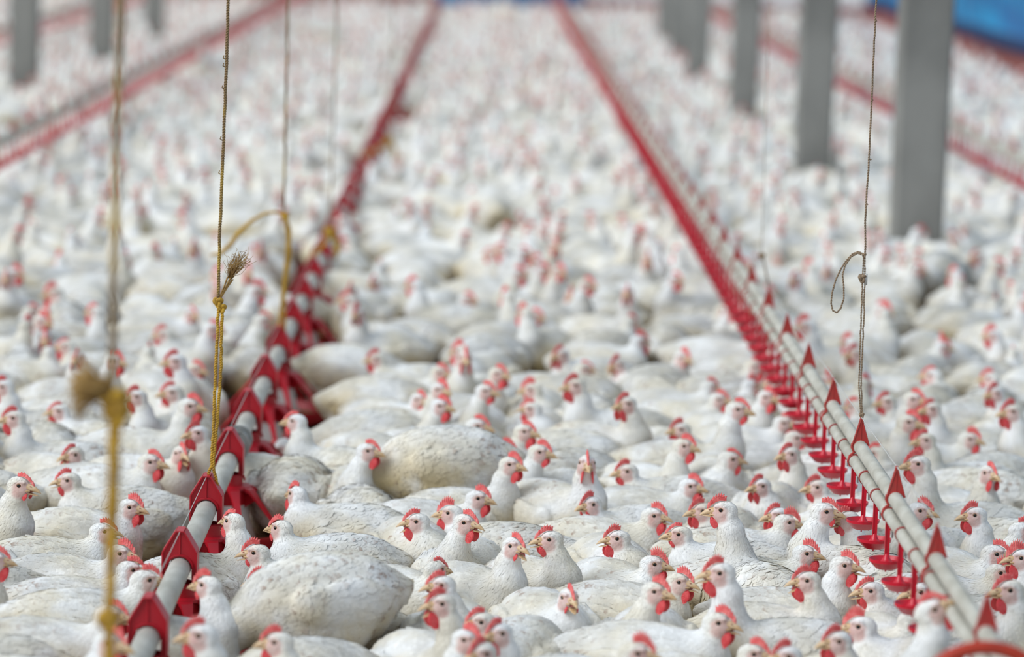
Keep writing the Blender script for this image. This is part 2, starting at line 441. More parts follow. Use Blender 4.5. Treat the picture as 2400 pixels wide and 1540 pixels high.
# ------------------------------------------------------------------ drinker lines
CUP_Z = 0.285
def drinker_meshes():
    out = {}
    b = MB()
    n = 8
    def ring(r, z, rot=math.pi / 8): return [(r * math.cos(rot + 2 * math.pi * k / n), r * math.sin(rot + 2 * math.pi * k / n), z) for k in range(n)]
    n = 20
    prof = [(0.002, 0.018), (0.0045, 0.016), (0.007, 0.008), (0.012, 0.001), (0.020, -0.003), (0.030, -0.001), (0.036, 0.007), (0.0372, 0.007), (0.0370, 0.001), (0.0345, -0.001), (0.022, -0.014), (0.018, -0.0155), (0.0, -0.0155)]
    b.lathe(prof, 20)
    for a in (0.3, 2.4, 4.5): b.box((0.014 * math.cos(a), 0.014 * math.sin(a), -0.017), (0.0015, 0.0015, 0.002))
    # stem up to the clip round the water pipe: an I-section
    b.box((0, 0, 0.056), (0.0045, 0.0012, 0.046)); b.box((-0.0042, 0, 0.056), (0.0010, 0.003, 0.046)); b.box((0.0042, 0, 0.056), (0.0010, 0.003, 0.046))
    out['drip_cup'] = b.mesh('drip_cup', [M['cupred']], sharp=40)
    b = MB()
    b.lathe([(0.0, 0.098), (0.008, 0.098), (0.0095, 0.085), (0.0085, 0.070), (0.005, 0.066), (0.0, 0.066)], 12)
    b.lathe([(0.0, 0.068), (0.0022, 0.068), (0.0022, 0.050), (0.0, 0.050)], 8, 1)
    out['nipple'] = b.mesh('nipple', [M['cupred'], M['metal']], sharp=40)
    # saddle clip around the water pipe (centre z 0 here) with the little forked arm on top
    b = MB(); r = 0.0145
    for yy in (-0.006, 0.006):
        pass
    V = []; Fc = []; n = 16
    for k in range(n):
        a = 2 * math.pi * k / n
        for (rr, yy) in ((0.0135, -0.005), (0.0162, -0.005), (0.0162, 0.005), (0.0135, 0.005)): V.append((rr * math.cos(a), yy, rr * math.sin(a)))
    for k in range(n):
        for j in range(4): Fc.append((k * 4 + j, k * 4 + (j + 1) % 4, ((k + 1) % n) * 4 + (j + 1) % 4, ((k + 1) % n) * 4 + j))
    b.add(V, Fc)
    b.tube([(0.004, 0, 0.014), (0.010, 0, 0.021)], 0.003, 6); b.tube([(0.004, 0, 0.019), (0.015, 0, 0.0185)], 0.0022, 6)
    out['saddle_clip'] = b.mesh('saddle_clip', [M['clip']], sharp=40)
    # triangular hanger over the support pipe, with the tail that grips the water pipe
    b = MB()
    arc = [(0.0158 * math.cos(a), -0.051 - 0.0155 + 0.0158 * math.sin(a)) for a in np.linspace(R(8), R(172), 9)]
    poly = [(0.0, 0.0), (-0.003, -0.001), (-0.0195, -0.062)] + arc[::-1] + [(0.0195, -0.062), (0.003, -0.001)]
    n = len(poly); yh = 0.005
    V = [(x, -yh, z) for x, z in poly] + [(x, yh, z) for x, z in poly]
    bmh = bmesh.new(); vs = [bmh.verts.new(v) for v in V]
    f0 = bmh.faces.new(vs[:n]); f1 = bmh.faces.new(list(reversed(vs[n:])))
    for k in range(n): bmh.faces.new((vs[k], vs[n + k], vs[n + (k + 1) % n], vs[(k + 1) % n]))
    bmesh.ops.triangulate(bmh, faces=[f0, f1]); bmh.normal_update(); bmh.verts.index_update()
    b.add([v.co[:] for v in bmh.verts], [tuple(v.index for v in f.verts) for f in bmh.faces]); bmh.free()
    # raised edges
    b.tube([(-0.001, -0.0055, -0.002), (-0.0195, -0.0055, -0.062)], 0.0016, 5); b.tube([(0.001, -0.0055, -0.002), (0.0195, -0.0055, -0.062)], 0.0016, 5)
    b.tube([(0, -0.0055, -0.004), (0, -0.0055, -0.050)], 0.001, 5)
    b.tube([(x, -0.005, z) for x, z in arc], 0.0016, 5)
    # left limb running down to grip the water pipe
    b.tube([(-0.0175, 0, -0.058), (-0.0185, 0, -0.068), (-0.0135, 0, -0.079), (-0.0225, 0, -0.088), (-0.0260, 0, -0.100), (-0.020, 0, -0.112)], 0.0036, 6)
    b.tube([(0, 0, -0.006), (0, 0, 0.004)], 0.0030, 6)
    out['hanger'] = b.mesh('hanger', [M['oldred']], sharp=40)
    return out
DM = drinker_meshes()
# one far, joined shape for the rows too distant to be individuals
APEX_Z = CUP_Z + 0.200
SUP_Z = APEX_Z - 0.0665   # support pipe centre
WAT_Z = SUP_Z - 0.0330    # water pipe centre
def drinker_line(x, y_start, y_cup0, y_h0, label, y_roped=None, group=None, detail=16.0):
    o = empty('drinker_line', (x, y_start, 0)); tag(o, label, 'drinker line', group)
    L1 = FAR - 0.6 - y_start
    b = MB(); b.tube([(0, y, SUP_Z) for y in np.linspace(-0.2, L1, 30)], 0.0158, 16); obj('support_pipe', b.mesh('support_pipe', [M['wpipe']], sharp=60), o)
    b = MB(); b.tube([(-0.011, y, WAT_Z) for y in np.linspace(-0.2, L1, 30)], 0.0138, 16); obj('water_pipe', b.mesh('water_pipe', [M['wpipe']], sharp=60), o)
    ys = np.arange(y_cup0, FAR - 0.7, 0.226) - y_start
    rest = []
    for k, y in enumerate(ys):
        if k < 100:
            loc = (-0.013, y, CUP_Z)
            c = obj('drip_cup', DM['drip_cup'], o, loc)
            c.rotation_euler = (0, 0, random.uniform(-0.12, 0.12))
            if y + y_start < detail:
                obj('nipple', DM['nipple'], c, (0.011, 0.004, 0))
                obj('saddle_clip', DM['saddle_clip'], o, (-0.011, y, WAT_Z))
        else: rest.append(y)
    def mass(name, me, pts, mats):
        V = np.array([v.co[:] for v in me.vertices]); Fs = [tuple(p.vertices) for p in me.polygons]; b = MB()
        for p in pts: b.add(V + np.array(p), Fs)
        q = obj(name, b.mesh(name, mats), o); q['kind'] = 'stuff'
    if rest: mass('drip_cup', DM['drip_cup'], [(-0.013, y, CUP_Z) for y in rest], [M['cupred']])
    hy = list(np.arange(y_h0, FAR - 0.8, 0.655) - y_start)
    if y_roped is not None:
        k = int(np.argmin([abs(h + y_start - y_roped) for h in hy])); hy[k] = y_roped - y_start
    for y in hy: obj('hanger', DM['hanger'], o, (0, y, APEX_Z))
    b = MB(); b.tube([(0, y, APEX_Z + 0.002) for y in hy], 0.0012, 5); obj('roost_wire', b.mesh('roost_wire', [M['wire']]), o)
    return o, hy
cup_px = [(1972, 1139), (1998, 1180.5), (2024, 1224), (2048, 1270), (2076, 1318), (2109, 1370)]
cpts = [at_z(u, v, CUP_Z) for u, v in cup_px]
apx = at_z(2008, 980, APEX_Z)
DX = float(np.mean([p[0] for p in cpts])) + 0.013
CUP0 = float(np.mean([p[1] - 0.226 * (6 - k) for k, p in enumerate(cpts)])) - 0.226 * 2
H0 = float(np.mean([at_z(u, v, APEX_Z)[1] - 0.655 * k for (u, v), k in (((2090, 1090), 2), ((2188, 1235), 1), ((2308, 1400), 0))]))
print('feeder x', FEED_X, FEED_Y[:5], 'drinker x', DX, apx, CUP0, H0, [p[0] for p in cpts], [p[1] for p in cpts])
drinker_line(DX, 5.2, CUP0, H0, 'red cup drinker line in the front right, under two grey pipes', y_roped=float(apx[1]))
XL = float(np.mean([at_z(u, v, CUP_Z)[0] for u, v in ((0, 360), (150, 300), (300, 228), (450, 145), (600, 68))]))
XR = float(np.mean([at_z(u, v, CUP_Z)[0] for u, v in ((2400, 425), (2050, 240), (1900, 170), (1700, 48))]))
XLL = float(np.mean([at_z(u, v, CUP_Z)[0] for u, v in ((100, 75), (150, 55), (200, 38))]))
print('far lines', XL, XR, XLL)
drinker_line(XL, 14.5, 14.6, 14.7, 'blurred red drinker line crossing the upper left of the flock')
drinker_line(XR, 14.0, 14.1, 14.2, 'blurred red drinker line behind the right row of concrete posts')
drinker_line(XLL, 26.0, 26.1, 26.2, 'faint red drinker line behind the left row of concrete posts')

# red hose arching over the drinker line close to the camera
def hose():
    yd = 5.35
    b = MB(); pts = []
    c = at_y(2305, 1500 + 186, yd); sc = yd * 1.005 / F_PX
    r = 175 * sc
    pts.append((c[0] - r * 1.02, yd, 0.02)); pts.append((c[0] - r * 1.02, yd, c[2] - 0.06))
    for a in np.linspace(math.pi, 0, 25): pts.append((c[0] + r * math.cos(a), yd, c[2] + r * math.sin(a)))
    pts.append((c[0] + r * 1.02, yd + 0.02, c[2] - 0.06)); pts.append((c[0] + r * 1.02, yd + 0.03, 0.02))
    b.tube(pts, 17 * sc, 14)
    o = obj('water_hose', b.mesh('water_hose', [M['hose']]))
    tag(o, 'red hose arching up out of focus beside the near end of the drinker line', 'hose')
hose()

# ------------------------------------------------------------------ ropes
def wob(pts, amp, n=40):
    out = []
    P = [np.array(p, float) for p in pts]
    seg = [np.linalg.norm(P[i + 1] - P[i]) for i in range(len(P) - 1)]; tot = sum(seg)
    for i in range(len(P) - 1):
        m = max(2, int(n * seg[i] / tot))
        for j in range(m):
            t = j / m; out.append(P[i] * (1 - t) + P[i + 1] * t + rng.normal(0, amp, 3))
    out.append(P[-1]); return out
def twist(b, pts, r, mi=0, pitch=0.012):
    """two-strand laid rope"""
    P = [Vector(p) for p in pts]; d = [0]
    for i in range(1, len(P)): d.append(d[-1] + (P[i] - P[i - 1]).length)
    n = max(8, int(d[-1] / (pitch / 5))); n = min(n, 700)
    for ph in (0, math.pi):
        q = []; j = 0
        for i in range(n + 1):
            s = d[-1] * i / n
            while j < len(d) - 2 and d[j + 1] < s: j += 1
            t = (s - d[j]) / max(1e-6, d[j + 1] - d[j]); p = P[j].lerp(P[j + 1], min(1, max(0, t)))
            tg = (P[j + 1] - P[j]).normalized(); a = Vector((1, 0, 0)); a = (a - tg * a.dot(tg)).normalized(); c = tg.cross(a)
            w = ph + 2 * math.pi * s / pitch
            q.append(p + a * (math.cos(w) * r * 0.5) + c * (math.sin(w) * r * 0.5))
        b.tube(q, r * 0.62, 5, mi)
def knot(b, c, r, mi=0):
    pts = []
    for i in range(49):
        t = 2 * math.pi * i / 48
        pts.append((c[0] + r * 0.55 * (math.sin(t) + 2 * math.sin(2 * t)) / 2, c[1] + r * 0.5 * math.sin(3 * t), c[2] + r * 0.6 * (math.cos(t) - 2 * math.cos(2 * t)) / 2))
    b.tube(pts, r * 0.42, 7, mi)

def knots(parent, lst, m_):
    for c, r in lst:
        b = MB(); knot(b, c, r); obj('knot', b.mesh('knot', [M[m_]]), parent)
# frayed yellow rope on the third feeder
yA = FEED_Y[2]
def U(u, v, y=yA): return at_y(u, v, y)
rope = empty('hanging_rope', tuple(U(497, 1100)))
tag(rope, 'sharp brown and yellow rope with frayed tuft, forking over the third feeder cap', 'rope', 'ropes holding up the feeder line')
base = np.array(rope.location)
b = MB()
top = U(545, -420)
twist(b, [p - base for p in wob([top, U(534, 60), U(524, 330), U(517, 500), U(511, 700)], 0.0006)], 0.0040)
for v in (140, 158, 210, 330, 410):
    u = 534 - (v - 60) * 10 / 270 if v < 330 else 524 - (v - 330) * 7 / 170
    p = U(u - 2, v) - base; b.tube([p, p + np.array([-0.006, 0, 0.004]), p + np.array([-0.004, 0, 0.010])], 0.0014, 5)
obj('rope_strand', b.mesh('rope_strand', [M['brope']]), rope)
b = MB()
twist(b, [p - base for p in wob([U(513, 715), U(506, 860), U(500, 1000), U(497, 1090), U(488, 1112)], 0.0008)], 0.0040)
twist(b, [p - base for p in wob([U(520, 730), U(518, 860), U(511, 960), U(504, 1040), U(500, 1095), U(508, 1130), U(516, 1165, yA + 0.03), U(516, 1185, yA + 0.03)], 0.0008)], 0.0040)
obj('rope_loop', b.mesh('rope_loop', [M['yrope']]), rope)
knots(rope, [(U(511, 708) - base, 0.011), (U(520, 722) - base, 0.010)], 'yrope')
b = MB()
s0 = U(515, 700) - base; s1 = U(540, 652) - base
for k in range(10):
    j = rng.normal(0, 0.0022, 3); b.tube([s0 + j * 0.4, (s0 + s1) / 2 + j * 0.8, s1 + j * 1.6], 0.0013, 4)
for k in range(90):
    j = rng.normal(0, 1, 3); e = U(565 + j[0] * 15, 606 + j[2] * 11 + 3, yA + j[1] * 0.02) - base
    m_ = (s1 + e) / 2 + rng.normal(0, 0.004, 3) + np.array([-0.004, 0, 0.002]); q = e + rng.normal(0, 0.006, 3)
    b.tube([s1 + j * 0.0022, m_, e, q], 0.00055, 3)
obj('frayed_tuft', b.mesh('frayed_tuft', [M['tuft']]), rope)

# the out-of-focus near rope with a bushy knot
yB = 4.9
rope = empty('hanging_rope', (float(at_y(258, 1575, yB)[0]), yB, 0.0))
tag(rope, 'out of focus brown rope nearest the camera, with a bushy tasselled knot', 'rope', 'ropes holding up the feeder line')
base = np.array(rope.location)
def UB(u, v): return at_y(u, v, yB) - base
b = MB(); twist(b, wob([UB(284, -300), UB(281, 0), UB(271, 420), UB(262, 900)], 0.0006), 0.0062); obj('rope_strand', b.mesh('rope_strand', [M['brope']]), rope)
b = MB(); twist(b, wob([UB(266, 940), UB(260, 1200), UB(253, 1420), UB(250, 2300)], 0.001), 0.0066); twist(b, wob([UB(273, 950), UB(268, 1200), UB(261, 1420), UB(258, 2300)], 0.001), 0.0064)
obj('rope_loop', b.mesh('rope_loop', [M['yrope']]), rope)
knots(rope, [(UB(268, 940), 0.019), (UB(274, 968), 0.018), (UB(254, 1455), 0.016)], 'yrope')
b = MB(); s1 = UB(238, 908)
for k in range(240):
    j = rng.normal(0, 1, 3); e = UB(185 + j[0] * 14, 900 + j[2] * 24 - j[0] * 4); e[1] += j[1] * 0.016
    if k % 12 == 0: e = UB(176 + j[0] * 4, 968 + j[2] * 14)
    b.tube([UB(262, 935) + j * 0.002, s1 + j * 0.008, (s1 + e) / 2 + rng.normal(0, 0.005, 3), e], 0.0014, 3)
obj('frayed_tuft', b.mesh('frayed_tuft', [M['tuft']]), rope)

# rope with the long curved tail, on a feeder further back
kC = int(np.argmin([abs(project((FEED_X, y, 0.3))[1] - 750) for y in FEED_Y])); yC = FEED_Y[kC]
uc, vc, _ = project((FEED_X, yC, 0.302))
rope = empty('hanging_rope', (FEED_X, yC, 0.302))
tag(rope, 'blurred yellow rope whose long loose tail curls over to the left', 'rope', 'ropes holding up the feeder line')
base = np.array(rope.location)
def UC(u, v): return at_y(u, v, yC) - base
b = MB(); twist(b, wob([UC(680, -300), UC(676, 0), UC(670, 250), UC(665, 495)], 0.0006), 0.0042); obj('rope_strand', b.mesh('rope_strand', [M['brope']]), rope)
b = MB(); twist(b, wob([UC(664, 500), UC(672, 530), UC(675, 560), UC(668, 640), (0, 0, 0)], 0.0008), 0.0048); twist(b, wob([UC(668, 500), UC(679, 540), UC(680, 590), UC(666, 690), UC(uc + 14, vc + 40)], 0.0008), 0.0048)
obj('rope_loop', b.mesh('rope_loop', [M['yrope']]), rope)
b = MB(); tail = [UC(u, v) for u, v in ((668, 502), (645, 497), (620, 501), (590, 518), (560, 545), (540, 575), (515, 595), (492, 598))]
b.tube(tail, [0.004, 0.0045, 0.005, 0.006, 0.0075, 0.008, 0.007, 0.003], 7); obj('loose_tail', b.mesh('loose_tail', [M['yrope']]), rope)
b = MB(); knot(b, UC(668, 508), 0.012); obj('knot', b.mesh('knot', [M['yrope']]), rope)

# two more ropes on far feeders
for (u0, u1, vk, lab) in ((790, 765, 545, 'faint blurred rope with an orange knot over a feeder beyond the curled rope'), (925, 905, 330, 'farthest blurred rope with an orange knot over the feed line')):
    kk = int(np.argmin([abs(project((FEED_X, y, 0.34))[1] - (vk + 25)) for y in FEED_Y])); yy = FEED_Y[kk]
    rope = empty('hanging_rope', (FEED_X, yy, 0.302)); tag(rope, lab, 'rope', 'ropes holding up the feeder line'); base = np.array(rope.location)
    b = MB(); pk = at_y(u1 + 8, vk, yy) - base
    b.tube(wob([at_y(u0 + 10, -300, yy) - base, at_y(u0, 0, yy) - base, pk], 0.0006, 20), 0.0035, 6); obj('rope_strand', b.mesh('rope_strand', [M['twine']]), rope)
    b = MB(); b.tube(wob([pk, pk * 0.5 + np.array([0.01, 0, 0]), (0, 0, 0)], 0.001, 10), 0.006, 6); knot(b, pk, 0.02)
    b.tube([pk, pk + np.array([0.02, 0, -0.02]), pk + np.array([0.03, 0, -0.06]), pk + np.array([0.022, 0, -0.10])], [0.006, 0.010, 0.012, 0.004], 6)
    obj('knot', b.mesh('knot', [M['yrope']]), rope)

# twine on the drinker line
yD = float(apx[1])
rope = empty('hanging_rope', (DX, yD, APEX_Z + 0.004)); tag(rope, 'thin brown twine with a hanging loop, tied to the drinker line hanger', 'rope', 'twines holding up the drinker line'); base = np.array(rope.location)
def UD(u, v): return at_y(u, v, yD) - base
b = MB(); twist(b, wob([UD(2063, -300), UD(2053, 0), UD(2047, 150), UD(2038, 350), UD(2030, 470), UD(2027, 600)], 0.0006), 0.0024)
for (u, v) in ((2052, 50), (2043, 235), (2041, 262), (2039, 375), (2031, 480)):
    p = UD(u, v); b.tube([p, p + np.array([0.003, 0, 0.002])], 0.0022, 5)
obj('rope_strand', b.mesh('rope_strand', [M['twine']]), rope)
b = MB(); twist(b, wob([UD(2024, 600), UD(2022, 650), UD(2018, 760), UD(2013, 900), (-0.002, 0, 0.0)], 0.0004), 0.0020); twist(b, wob([UD(2027, 600), UD(2027, 660), UD(2024, 760), UD(2018, 900), (0.002, 0, 0.0)], 0.0004), 0.0020)
obj('double_twine', b.mesh('double_twine', [M['twine']]), rope)
b = MB()
lp = [(2026, 597), (2012, 590), (1998, 596), (1984, 612), (1972, 630), (1960, 655), (1951, 685), (1948, 712), (1952, 728), (1961, 733), (1970, 722), (1977, 700), (1977, 670), (1974, 645), (1980, 622), (1994, 602), (2010, 593), (2026, 600)]
q = []
for i in range(len(lp) - 1):
    for t in (0, 0.5): q.append(UD(lp[i][0] * (1 - t) + lp[i + 1][0] * t, lp[i][1] * (1 - t) + lp[i + 1][1] * t) + np.array([0, 0.006 * math.sin(i * 0.4), 0]))
twist(b, q, 0.0022); obj('twine_loop', b.mesh('twine_loop', [M['twine']]), rope)
knots(rope, [(UD(2025, 598), 0.005), (UD(2021, 652), 0.009), (np.array((0, 0, 0.003)), 0.006)], 'twine')
b = MB(); b.box(UD(2029, 655), (0.0035, 0.003, 0.013)); obj('rope_clamp', b.mesh('rope_clamp', [M['wire']]), rope)
hq = min(np.arange(H0, 30, 0.655), key=lambda y: abs(project((DX, y, APEX_Z))[1] - 655))
rope = empty('hanging_rope', (DX, float(hq), APEX_Z + 0.004)); tag(rope, 'fine blurred grey twine to a drinker hanger further back', 'rope', 'twines holding up the drinker line'); base = np.array(rope.location)
b = MB(); b.tube(wob([at_y(1808, -300, hq) - base, at_y(1803, 0, hq) - base, at_y(1790, 400, hq) - base, at_y(1785, 590, hq) - base], 0.0006), 0.0014, 5); obj('rope_strand', b.mesh('rope_strand', [M['twine']]), rope)
b = MB(); b.tube([at_y(1785, 590, hq) - base, (0, 0, 0)], 0.003, 6); knot(b, at_y(1785, 600, hq) - base, 0.010); obj('knot', b.mesh('knot', [M['twine']]), rope)

# ------------------------------------------------------------------ chickens: one continuous body grown from a blended distance field
def smin(a, b, k):
    h = np.clip(0.5 + 0.5 * (b - a) / k, 0, 1)
    return b * (1 - h) + a * h - k * h * (1 - h)
def smax(a, b, k): return -smin(-a, -b, k)
def rotm(yaw=0.0, pitch=0.0, roll=0.0):
    cy, sy, cp, sp, cr, sr = math.cos(yaw), math.sin(yaw), math.cos(pitch), math.sin(pitch), math.cos(roll), math.sin(roll)
    Rz = np.array([[cy, -sy, 0], [sy, cy, 0], [0, 0, 1]]); Ry = np.array([[cp, 0, sp], [0, 1, 0], [-sp, 0, cp]]); Rx = np.array([[1, 0, 0], [0, cr, -sr], [0, sr, cr]])
    return Rz @ Ry @ Rx
def s_ell(P, c, r, Rm=None):
    q = P - np.asarray(c, np.float32)
    if Rm is not None: q = q @ Rm.astype(np.float32)
    r = np.asarray(r, np.float32)
    a = q / r; k0 = np.sqrt((a * a).sum(1)); a /= r; k1 = np.sqrt((a * a).sum(1)) + 1e-9
    return k0 * (k0 - 1) / k1
def s_cone(P, a, b, ra, rb):
    a = np.asarray(a, np.float32); b = np.asarray(b, np.float32); ab = b - a
    t = np.clip(((P - a) @ ab) / (ab @ ab), 0, 1)
    q = P - a - t[:, None] * ab
    return np.sqrt((q * q).sum(1)) - (ra + (rb - ra) * t)

class Bird:
    def __init__(s, seed, lift=0.0, neck='up', yaw=0.0, hpitch=0.0, fat=1.0, tall=0.0):
        s.rs = np.random.default_rng(seed); s.L = lift; s.fat = fat; s.yaw = yaw
        j = s.rs.normal(0, 1, 8)
        L = lift
        if neck == 'up':
            s.B = (0.100, 0, 0.120 + L); s.Mi = (0.124, 0, 0.178 + L + tall * 0.4); s.U = np.array((0.126 + 0.004 * j[0], 0.0, 0.226 + L + tall))
        elif neck == 'low':
            s.B = (0.095, 0, 0.120 + L); s.Mi = (0.118, 0.006 * j[1], 0.150 + L); s.U = np.array((0.120, 0.0, 0.176 + L))
        elif neck == 'down':
            s.B = (0.105, 0, 0.115 + L * 0.9); s.Mi = (0.165, 0, 0.105 + L * 0.7); s.U = np.array((0.205, 0.0, 0.088 + L * 0.35))
        elif neck == 'stretch':
            s.B = (0.100, 0, 0.120 + L); s.Mi = (0.130, 0, 0.200 + L); s.U = np.array((0.150, 0.0, 0.270 + L))
        s.neck = neck
        if yaw and neck != 'down':
            s.U = s.U + np.array([0.010 * (math.cos(yaw) - 1), 0.014 * math.sin(yaw), 0])
        s.HR = rotm(yaw, hpitch)
        s.H = s.U - s.HR @ np.array([-0.022, 0, -0.046])
        s.tailz = 0.010 + 0.006 * j[2]
    def head(s, P):
        q = ((P - s.H.astype(np.float32)) @ s.HR.astype(np.float32)).astype(np.float32)
        ay = np.abs(q[:, 1]); m = np.stack([q[:, 0], ay, q[:, 2]], 1)
        d = s_ell(m, (-0.009, 0, -0.004), (0.0275, 0.0190, 0.0215))
        d = smin(d, s_cone(m, (0.000, 0, -0.006), (0.0135, 0, -0.0070), 0.0150, 0.0072), 0.008)
        d = smin(d, s_ell(m, (0.000, 0.007, -0.015), (0.018, 0.0105, 0.013)), 0.008)
        d = smin(d, s_cone(m, (-0.007, 0.0150, 0.0062), (0.011, 0.0125, 0.0068), 0.0040, 0.0034), 0.004)
        d = smin(d, s_ell(m, (-0.019, 0.0155, -0.010), (0.0075, 0.0045, 0.0065)), 0.003)
        d = smax(d, -s_ell(m, (0.0, 0.0215, 0.0), (0.0066, 0.0050, 0.0060)), 0.003)
        d = smin(d, s_cone(m, (-0.001, 0, -0.018), (-0.020, 0, -0.040), 0.0125, 0.0200), 0.012)
        return d
    def sdf(s, P):
        P = P.astype(np.float32); L = s.L; f = s.fat
        m = P.copy(); m[:, 1] = np.abs(m[:, 1])
        d = s_ell(P, (-0.005, 0, 0.102 + L), (0.150, 0.096 * f, 0.094), rotm(0, R(-3)))
        d = smin(d, s_ell(P, (0.070, 0, 0.088 + L), (0.082, 0.082 * f, 0.086)), 0.05)
        d = smin(d, s_ell(P, (-0.030, 0, 0.145 + L), (0.115, 0.068 * f, 0.052)), 0.04)
        d = smin(d, s_cone(P, (-0.10, 0, 0.112 + L), (-0.150, 0, 0.112 + L + s.tailz), 0.060, 0.030), 0.05)
        d = smin(d, s_ell(P, (-0.162, 0, 0.118 + L + s.tailz), (0.036, 0.032, 0.016), rotm(0, R(14))), 0.028)
        d = smin(d, s_ell(m, (0.000, 0.066 * f, 0.058 + L), (0.075, 0.042, 0.056)), 0.03)
        # folded wing: shoulder, blade, tip; joined with tight creases
        w = s_ell(m, (0.058, 0.088 * f, 0.122 + L), (0.038, 0.024, 0.040))
        w = smin(w, s_ell(m, (-0.022, 0.092 * f, 0.118 + L), (0.100, 0.023, 0.050), rotm(R(7), R(4))), 0.014)
        w = smin(w, s_cone(m, (-0.06, 0.082 * f, 0.122 + L), (-0.140, 0.046, 0.140 + L), 0.020, 0.010), 0.02)
        d = smin(d, w, 0.005)
        # neck
        n = s_cone(P, s.B, s.Mi, 0.060, 0.042); n = smin(n, s_cone(P, s.Mi, s.U, 0.041, 0.0275), 0.02)
        n = smin(n, s_cone(P, s.U, s.U + s.HR @ np.array([0.014, 0, 0.034]), 0.0265, 0.017), 0.014)
        d = smin(d, n, 0.030)
        # crop and lumps so no two birds share an outline
        d = smin(d, s_head_guard(s.head(P)), 0.010)
        return d
def s_head_guard(d): return d

def axis(lo, hi, flo, fhi, coarse, fine):
    a = [lo]
    while a[-1] < hi:
        x = a[-1]; g = max(flo - x, x - fhi, 0.0)
        a.append(x + min(coarse, fine + g * 0.35))
    return np.array(a, np.float32)

def surface_net(bird, coarse, fine):
    L = bird.L
    H = bird.H; r = 0.052
    xs = axis(-0.25, max(0.20, H[0] + 0.06), H[0] - r, H[0] + r, coarse, fine)
    ys = axis(-0.145, 0.145, H[1] - 0.036, H[1] + 0.036, coarse, fine)
    zs = axis(min(-0.005 + L, H[2] - 0.06), max(0.22 + L, H[2] + 0.045), H[2] - r, H[2] + 0.03, coarse, fine)
    nx, ny, nz = len(xs), len(ys), len(zs)
    G = np.stack(np.meshgrid(xs, ys, zs, indexing='ij'), -1).reshape(-1, 3)
    Fv = bird.sdf(G).reshape(nx, ny, nz)
    S = Fv < 0
    cnt = np.zeros((nx - 1, ny - 1, nz - 1), np.int8)
    for a in (0, 1):
        for b_ in (0, 1):
            for c in (0, 1): cnt += S[a:nx - 1 + a, b_:ny - 1 + b_, c:nz - 1 + c]
    act = (cnt > 0) & (cnt < 8)
    I, J, K = np.nonzero(act); idx = -np.ones(act.shape, np.int64); idx[I, J, K] = np.arange(len(I))
    acc = np.zeros((len(I), 3)); num = np.zeros(len(I))
    cor = [(a, b_, c) for a in (0, 1) for b_ in (0, 1) for c in (0, 1)]
    for p in cor:
        for ax in range(3):
            if p[ax]: continue
            q = list(p); q[ax] = 1
            f0 = Fv[I + p[0], J + p[1], K + p[2]]; f1 = Fv[I + q[0], J + q[1], K + q[2]]
            c = (f0 < 0) != (f1 < 0); t = np.where(c, f0 / np.where(c, f0 - f1, 1), 0)
            P0 = np.stack([xs[I + p[0]], ys[J + p[1]], zs[K + p[2]]], 1); P1 = np.stack([xs[I + q[0]], ys[J + q[1]], zs[K + q[2]]], 1)
            acc += np.where(c[:, None], P0 + (P1 - P0) * t[:, None], 0); num += c
    V = acc / num[:, None]
    quads = []
    for ax in range(3):
        sl0 = [slice(None)] * 3; sl1 = [slice(None)] * 3; sl0[ax] = slice(0, -1); sl1[ax] = slice(1, None)
        s0 = S[tuple(sl0)]; s1 = S[tuple(sl1)]; ch = s0 != s1
        o1, o2 = [(1, 2), (2, 0), (0, 1)][ax]
        e = np.array(np.nonzero(ch)).T
        ok = (e[:, o1] > 0) & (e[:, o2] > 0) & (e[:, o1] < act.shape[o1]) & (e[:, o2] < act.shape[o2]); e = e[ok]
        ins = s0[tuple(e.T)]
        def at(d1, d2):
            q = e.copy(); q[:, o1] += d1; q[:, o2] += d2; return idx[q[:, 0], q[:, 1], q[:, 2]]
        Q = np.stack([at(-1, -1), at(0, -1), at(0, 0), at(-1, 0)], 1)
        Q[~ins] = Q[~ins][:, ::-1]
        quads.append(Q)
    return V, np.concatenate(quads)

def grad(bird, P, e=0.002):
    g = np.stack([bird.sdf(P + d) - bird.sdf(P - d) for d in (np.eye(3, dtype=np.float32) * e)], 1)
    return g / (np.linalg.norm(g, axis=1, keepdims=True) + 1e-9)

def masks(bird, V):
    """R bare face skin, G soiling low on the body, A dusty grey of back and wings"""
    q = (V - bird.H) @ bird.HR
    e = np.sqrt(((q[:, 0] - 0.006) / 0.025) ** 2 + ((q[:, 2] + 0.010) / 0.0215) ** 2)
    e2 = np.sqrt((q[:, 0] / 0.012) ** 2 + (q[:, 2] / 0.011) ** 2)
    near = (np.abs(q[:, 0]) < 0.045) & (np.abs(q[:, 1]) < 0.03) & (np.abs(q[:, 2] + 0.01) < 0.035)
    sk = np.clip((1.08 - e) / 0.35, 0, 1) * np.clip((np.abs(q[:, 1]) - 0.002) / 0.006, 0, 1)
    sk = np.maximum(sk, np.clip((q[:, 0] - 0.012) / 0.008, 0, 1)) * near * (q[:, 2] < 0.012)
    lobe = np.clip(1.3 - np.sqrt(((q[:, 0] + 0.019) / 0.008) ** 2 + ((q[:, 2] + 0.010) / 0.007) ** 2), 0, 1)
    sk = sk * (1 - lobe * 0.8)
    z = V[:, 2] - bird.L; hd = np.linalg.norm(q, axis=1)
    body = np.clip((hd - 0.06) / 0.05, 0, 1)
    dirt = np.clip((0.195 - z) / 0.12, 0.12, 1) * body
    if bird.L > 0.03: dirt = dirt * 0.75
    grey = np.clip((z - 0.09) / 0.08, 0, 1) * body
    return sk * 0.88, dirt, grey

